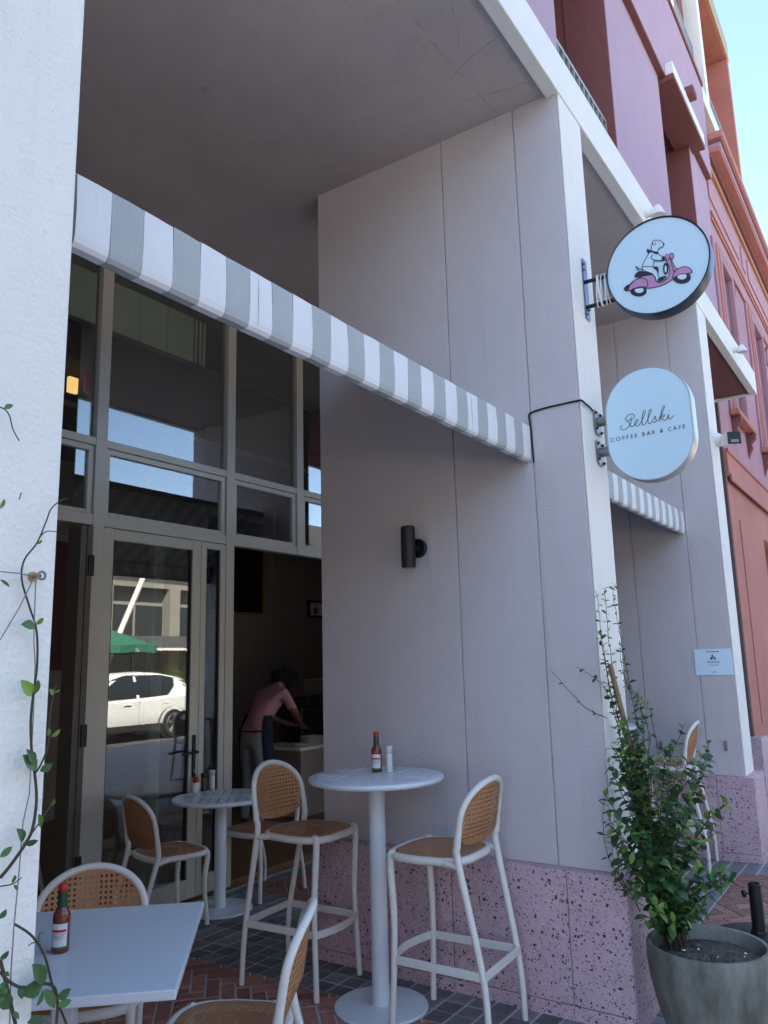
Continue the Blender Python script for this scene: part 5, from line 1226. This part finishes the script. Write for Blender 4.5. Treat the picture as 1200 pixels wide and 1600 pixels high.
hedge(8.2, 12.0, -11.95, 'clipped green hedge in a trough behind the parked white car'); hedge(12.6, 16.5, -11.95, 'clipped green hedge in a trough in front of the scalloped canopy')

# parked cars
M['carwhite'] = mat('white_car_paint', (.78, .78, .76), .25, coat=1); M['carglass'] = mat('car_glass', (.02, .025, .028), .06); M['tyre'] = mat('tyre_rubber', (.018, .018, .018), .8); M['alloy'] = mat('alloy_rim', (.45, .45, .46), .35, metal=.8); M['clad'] = mat('black_cladding', (.02, .02, .022), .6); M['lampred'] = mat('tail_lamp', (.35, .01, .01), .2); M['headlamp'] = mat('head_lamp', (.5, .52, .55), .1)
def car(loc, label):
    """local: nose at -x, car side towards +y"""
    t = thing('parked_car', label, 'car', loc, 0, 'cars parked across the street')
    def loft(prof_fn, xs, zs_list): pass
    # lower body: stations along x with sill, waist and shoulder
    st = [(-2.20, .50, .62, .66, .62), (-2.10, .38, .74, .80, .76), (-1.75, .28, .88, .90, .84), (-1.0, .26, .98, .93, .88), (-.4, .26, 1.00, .93, .89), (.6, .26, 1.02, .93, .89), (1.4, .28, 1.06, .955, .88), (1.8, .31, 1.08, .94, .85), (2.05, .36, 1.06, .89, .80), (2.2, .46, .98, .82, .74), (2.27, .55, .80, .77, .70)]
    mb = MB(); vs = []; K = 10
    for x, zl, zh, wy, wt_ in st:
        prof = [(-wy*.94, zl), (-wy, zl+.10), (-wy, (zl+zh)/2+.05), (-wy*.985, zh-.05), (-wt_*.95, zh), (wt_*.95, zh), (wy*.985, zh-.05), (wy, (zl+zh)/2+.05), (wy, zl+.10), (wy*.94, zl)]
        vs += [(x, y, z) for y, z in prof]
    fs = [(i*K+k, i*K+(k+1) % K, (i+1)*K+(k+1) % K, (i+1)*K+k) for i in range(len(st)-1) for k in range(K)]+[tuple(range(K)), tuple((len(st)-1)*K+k for k in range(K-1, -1, -1))]
    mb.add(vs, fs); mb.build('body', 'carwhite', t, smooth=True, bevel=.02, world=False)
    P = [(-1.15, .96), (-.75, 1.22), (-.30, 1.45), (.1, 1.55), (.6, 1.575), (1.2, 1.54), (1.62, 1.46), (1.95, 1.28), (2.16, 1.04)]; n_ = len(P)
    hy = lambda z: .86-.26*((z-.96)/.6)**1.5
    mb = MB(); vs = [(x, sg*hy(z)*k, z+dz_) for sg in (1,) for k, dz_ in ((1, 0), (.86, .035), (.4, .06), (-.4, .06), (-.86, .035), (-1, 0)) for x, z in P]
    K6 = 6
    mb.add(vs, [(r6*n_+i, r6*n_+i+1, (r6+1)*n_+i+1, (r6+1)*n_+i) for r6 in range(K6-1) for i in range(n_-1)]+[tuple(range(n_)), tuple(range(6*n_-1, 5*n_-1, -1))]); mb.build('cabin', 'carglass', t, smooth=True, world=False)
    Q = [(-.34, 1.445), (.1, 1.56), (.6, 1.588), (1.2, 1.555), (1.70, 1.46), (1.92, 1.40)]; n2 = len(Q)
    mb = MB(); vs = [(x, hy(min(z, 1.56))*k*1.01, z+dz_) for k, dz_ in ((1, -.02), (.86, .035), (.4, .065), (-.4, .065), (-.86, .035), (-1, -.02)) for x, z in Q]
    mb.add(vs, [(r6*n2+i, r6*n2+i+1, (r6+1)*n2+i+1, (r6+1)*n2+i) for r6 in range(5) for i in range(n2-1)]); rf_ = mb.build('roof', 'carwhite', t, smooth=True, world=False); so = rf_.modifiers.new('thick', 'SOLIDIFY'); so.thickness = .03
    for s_ in (-1, 1):
        yf = lambda z: s_*hy(max(z, .97))
        for nm_, pts in (('pillar', [(-1.16, .97), (-1.04, .97), (-.68, 1.22), (-.22, 1.45), (-.34, 1.45), (-.78, 1.22)]), ('pillar', [(.28, 1.0), (.36, 1.0), (.38, 1.54), (.31, 1.54)]), ('rear_quarter', [(1.22, 1.02), (2.15, 1.05), (1.97, 1.26), (1.64, 1.45), (1.56, 1.46), (1.52, 1.28)])):
            MB().prism([(x, yf(z)+s_*.012, z) for x, z in pts], (0, -s_*.03, 0)).build(nm_, 'carwhite', t, world=False)
        for x in (-.45, .72): MB().box(x+.30, x+.50, s_*.93-.02, s_*.93+.022, .86, .885).build('door_handle', 'carwhite', t, bevel=.006, world=False)
        for x in (-.98, .30, 1.30): MB().box(x-.004, x+.004, s_*.9305-.004, s_*.9305+.004, .40, .97).build('door_seam', 'clad', t, world=False)
        MB().box(-1.0, 1.0, s_*.90-.045, s_*.90+.045, .24, .40).build('sill', 'clad', t, bevel=.02, world=False)
        MB().box(-2.14, -1.7, s_*.76-.06, s_*.76+.08, .66, .78).build('headlight', 'headlamp', t, bevel=.03, world=False); MB().box(1.98, 2.27, s_*.70-.07, s_*.70+.10, .82, .96).build('tail_light', 'lampred', t, bevel=.02, world=False)
        MB().lathe([(.001, -.09), (.08, -.08), (.10, 0), (.06, .08), (.001, .09)], (-.78, s_*1.02, 1.04), 14, 'y').build('wing_mirror', 'carwhite', t, smooth=True, world=False)
        for x in (-1.38, 1.36):
            arch = [(x+.47*math.cos(R(a)), s_*.90, .33+.45*math.sin(R(a))) for a in range(-12, 193, 12)]
            MB().tube(arch, .05, 8).build('wheel_arch', 'clad', t, smooth=True, world=False); MB().lathe([(.001, 0), (.43, 0), (.43, .012), (.001, .012)], (x, s_*.925-.006, .36), 32, 'y').build('wheel_well', 'clad', t, world=False)
            wl_ = MB().lathe([(.20, -.10), (.33, -.10), (.355, -.06), (.355, .06), (.33, .10), (.20, .10)], (x, s_*.88, .355), 36, 'y').build('wheel', 'tyre', t, smooth=True, world=False)
            MB().lathe([(.001, -.02), (.225, -.02), (.24, .02), (.001, .02)], (x, s_*.955, .355), 28, 'y').build('rim', 'clad', wl_, smooth=True, world=False)
            for k in range(5):
                a = 2*math.pi*k/5+.3
                for da in (-.12, .12): MB().tube([(x+.04*math.cos(a), s_*.985, .355+.04*math.sin(a)), (x+.225*math.cos(a+da), s_*.983, .355+.225*math.sin(a+da))], .014, 6).build('spoke', 'alloy', wl_, world=False)
            MB().lathe([(.001, -.01), (.045, -.01), (.045, .012), (.001, .012)], (x, s_*.99, .355), 14, 'y').build('hub_cap', 'alloy', wl_, world=False)
            MB().tube([(x+.24*math.cos(2*math.pi*k/32), s_*.978, .355+.24*math.sin(2*math.pi*k/32)) for k in range(32)], .012, 6, closed=True).build('rim_edge', 'alloy', wl_, smooth=True, world=False)
    MB().box(2.1, 2.285, -.7, .7, .34, .58).build('rear_bumper', 'clad', t, bevel=.03, world=False); MB().box(-2.22, -2.1, -.6, .6, .36, .56).build('front_grille', 'clad', t, bevel=.03, world=False)
    MB().box(2.27, 2.29, -.26, .26, .66, .78).build('number_plate', 'wm', t, world=False)
    return t
c1_ = car((8.72, -8.95, -.13), 'white hatchback car parked across the street by the green parasol')
c2_ = copy_tree(c1_); c2_['label'] = 'white car parked across the street in front of the scalloped canopy'; c2_.location = (13.6, -9.05, -.13)
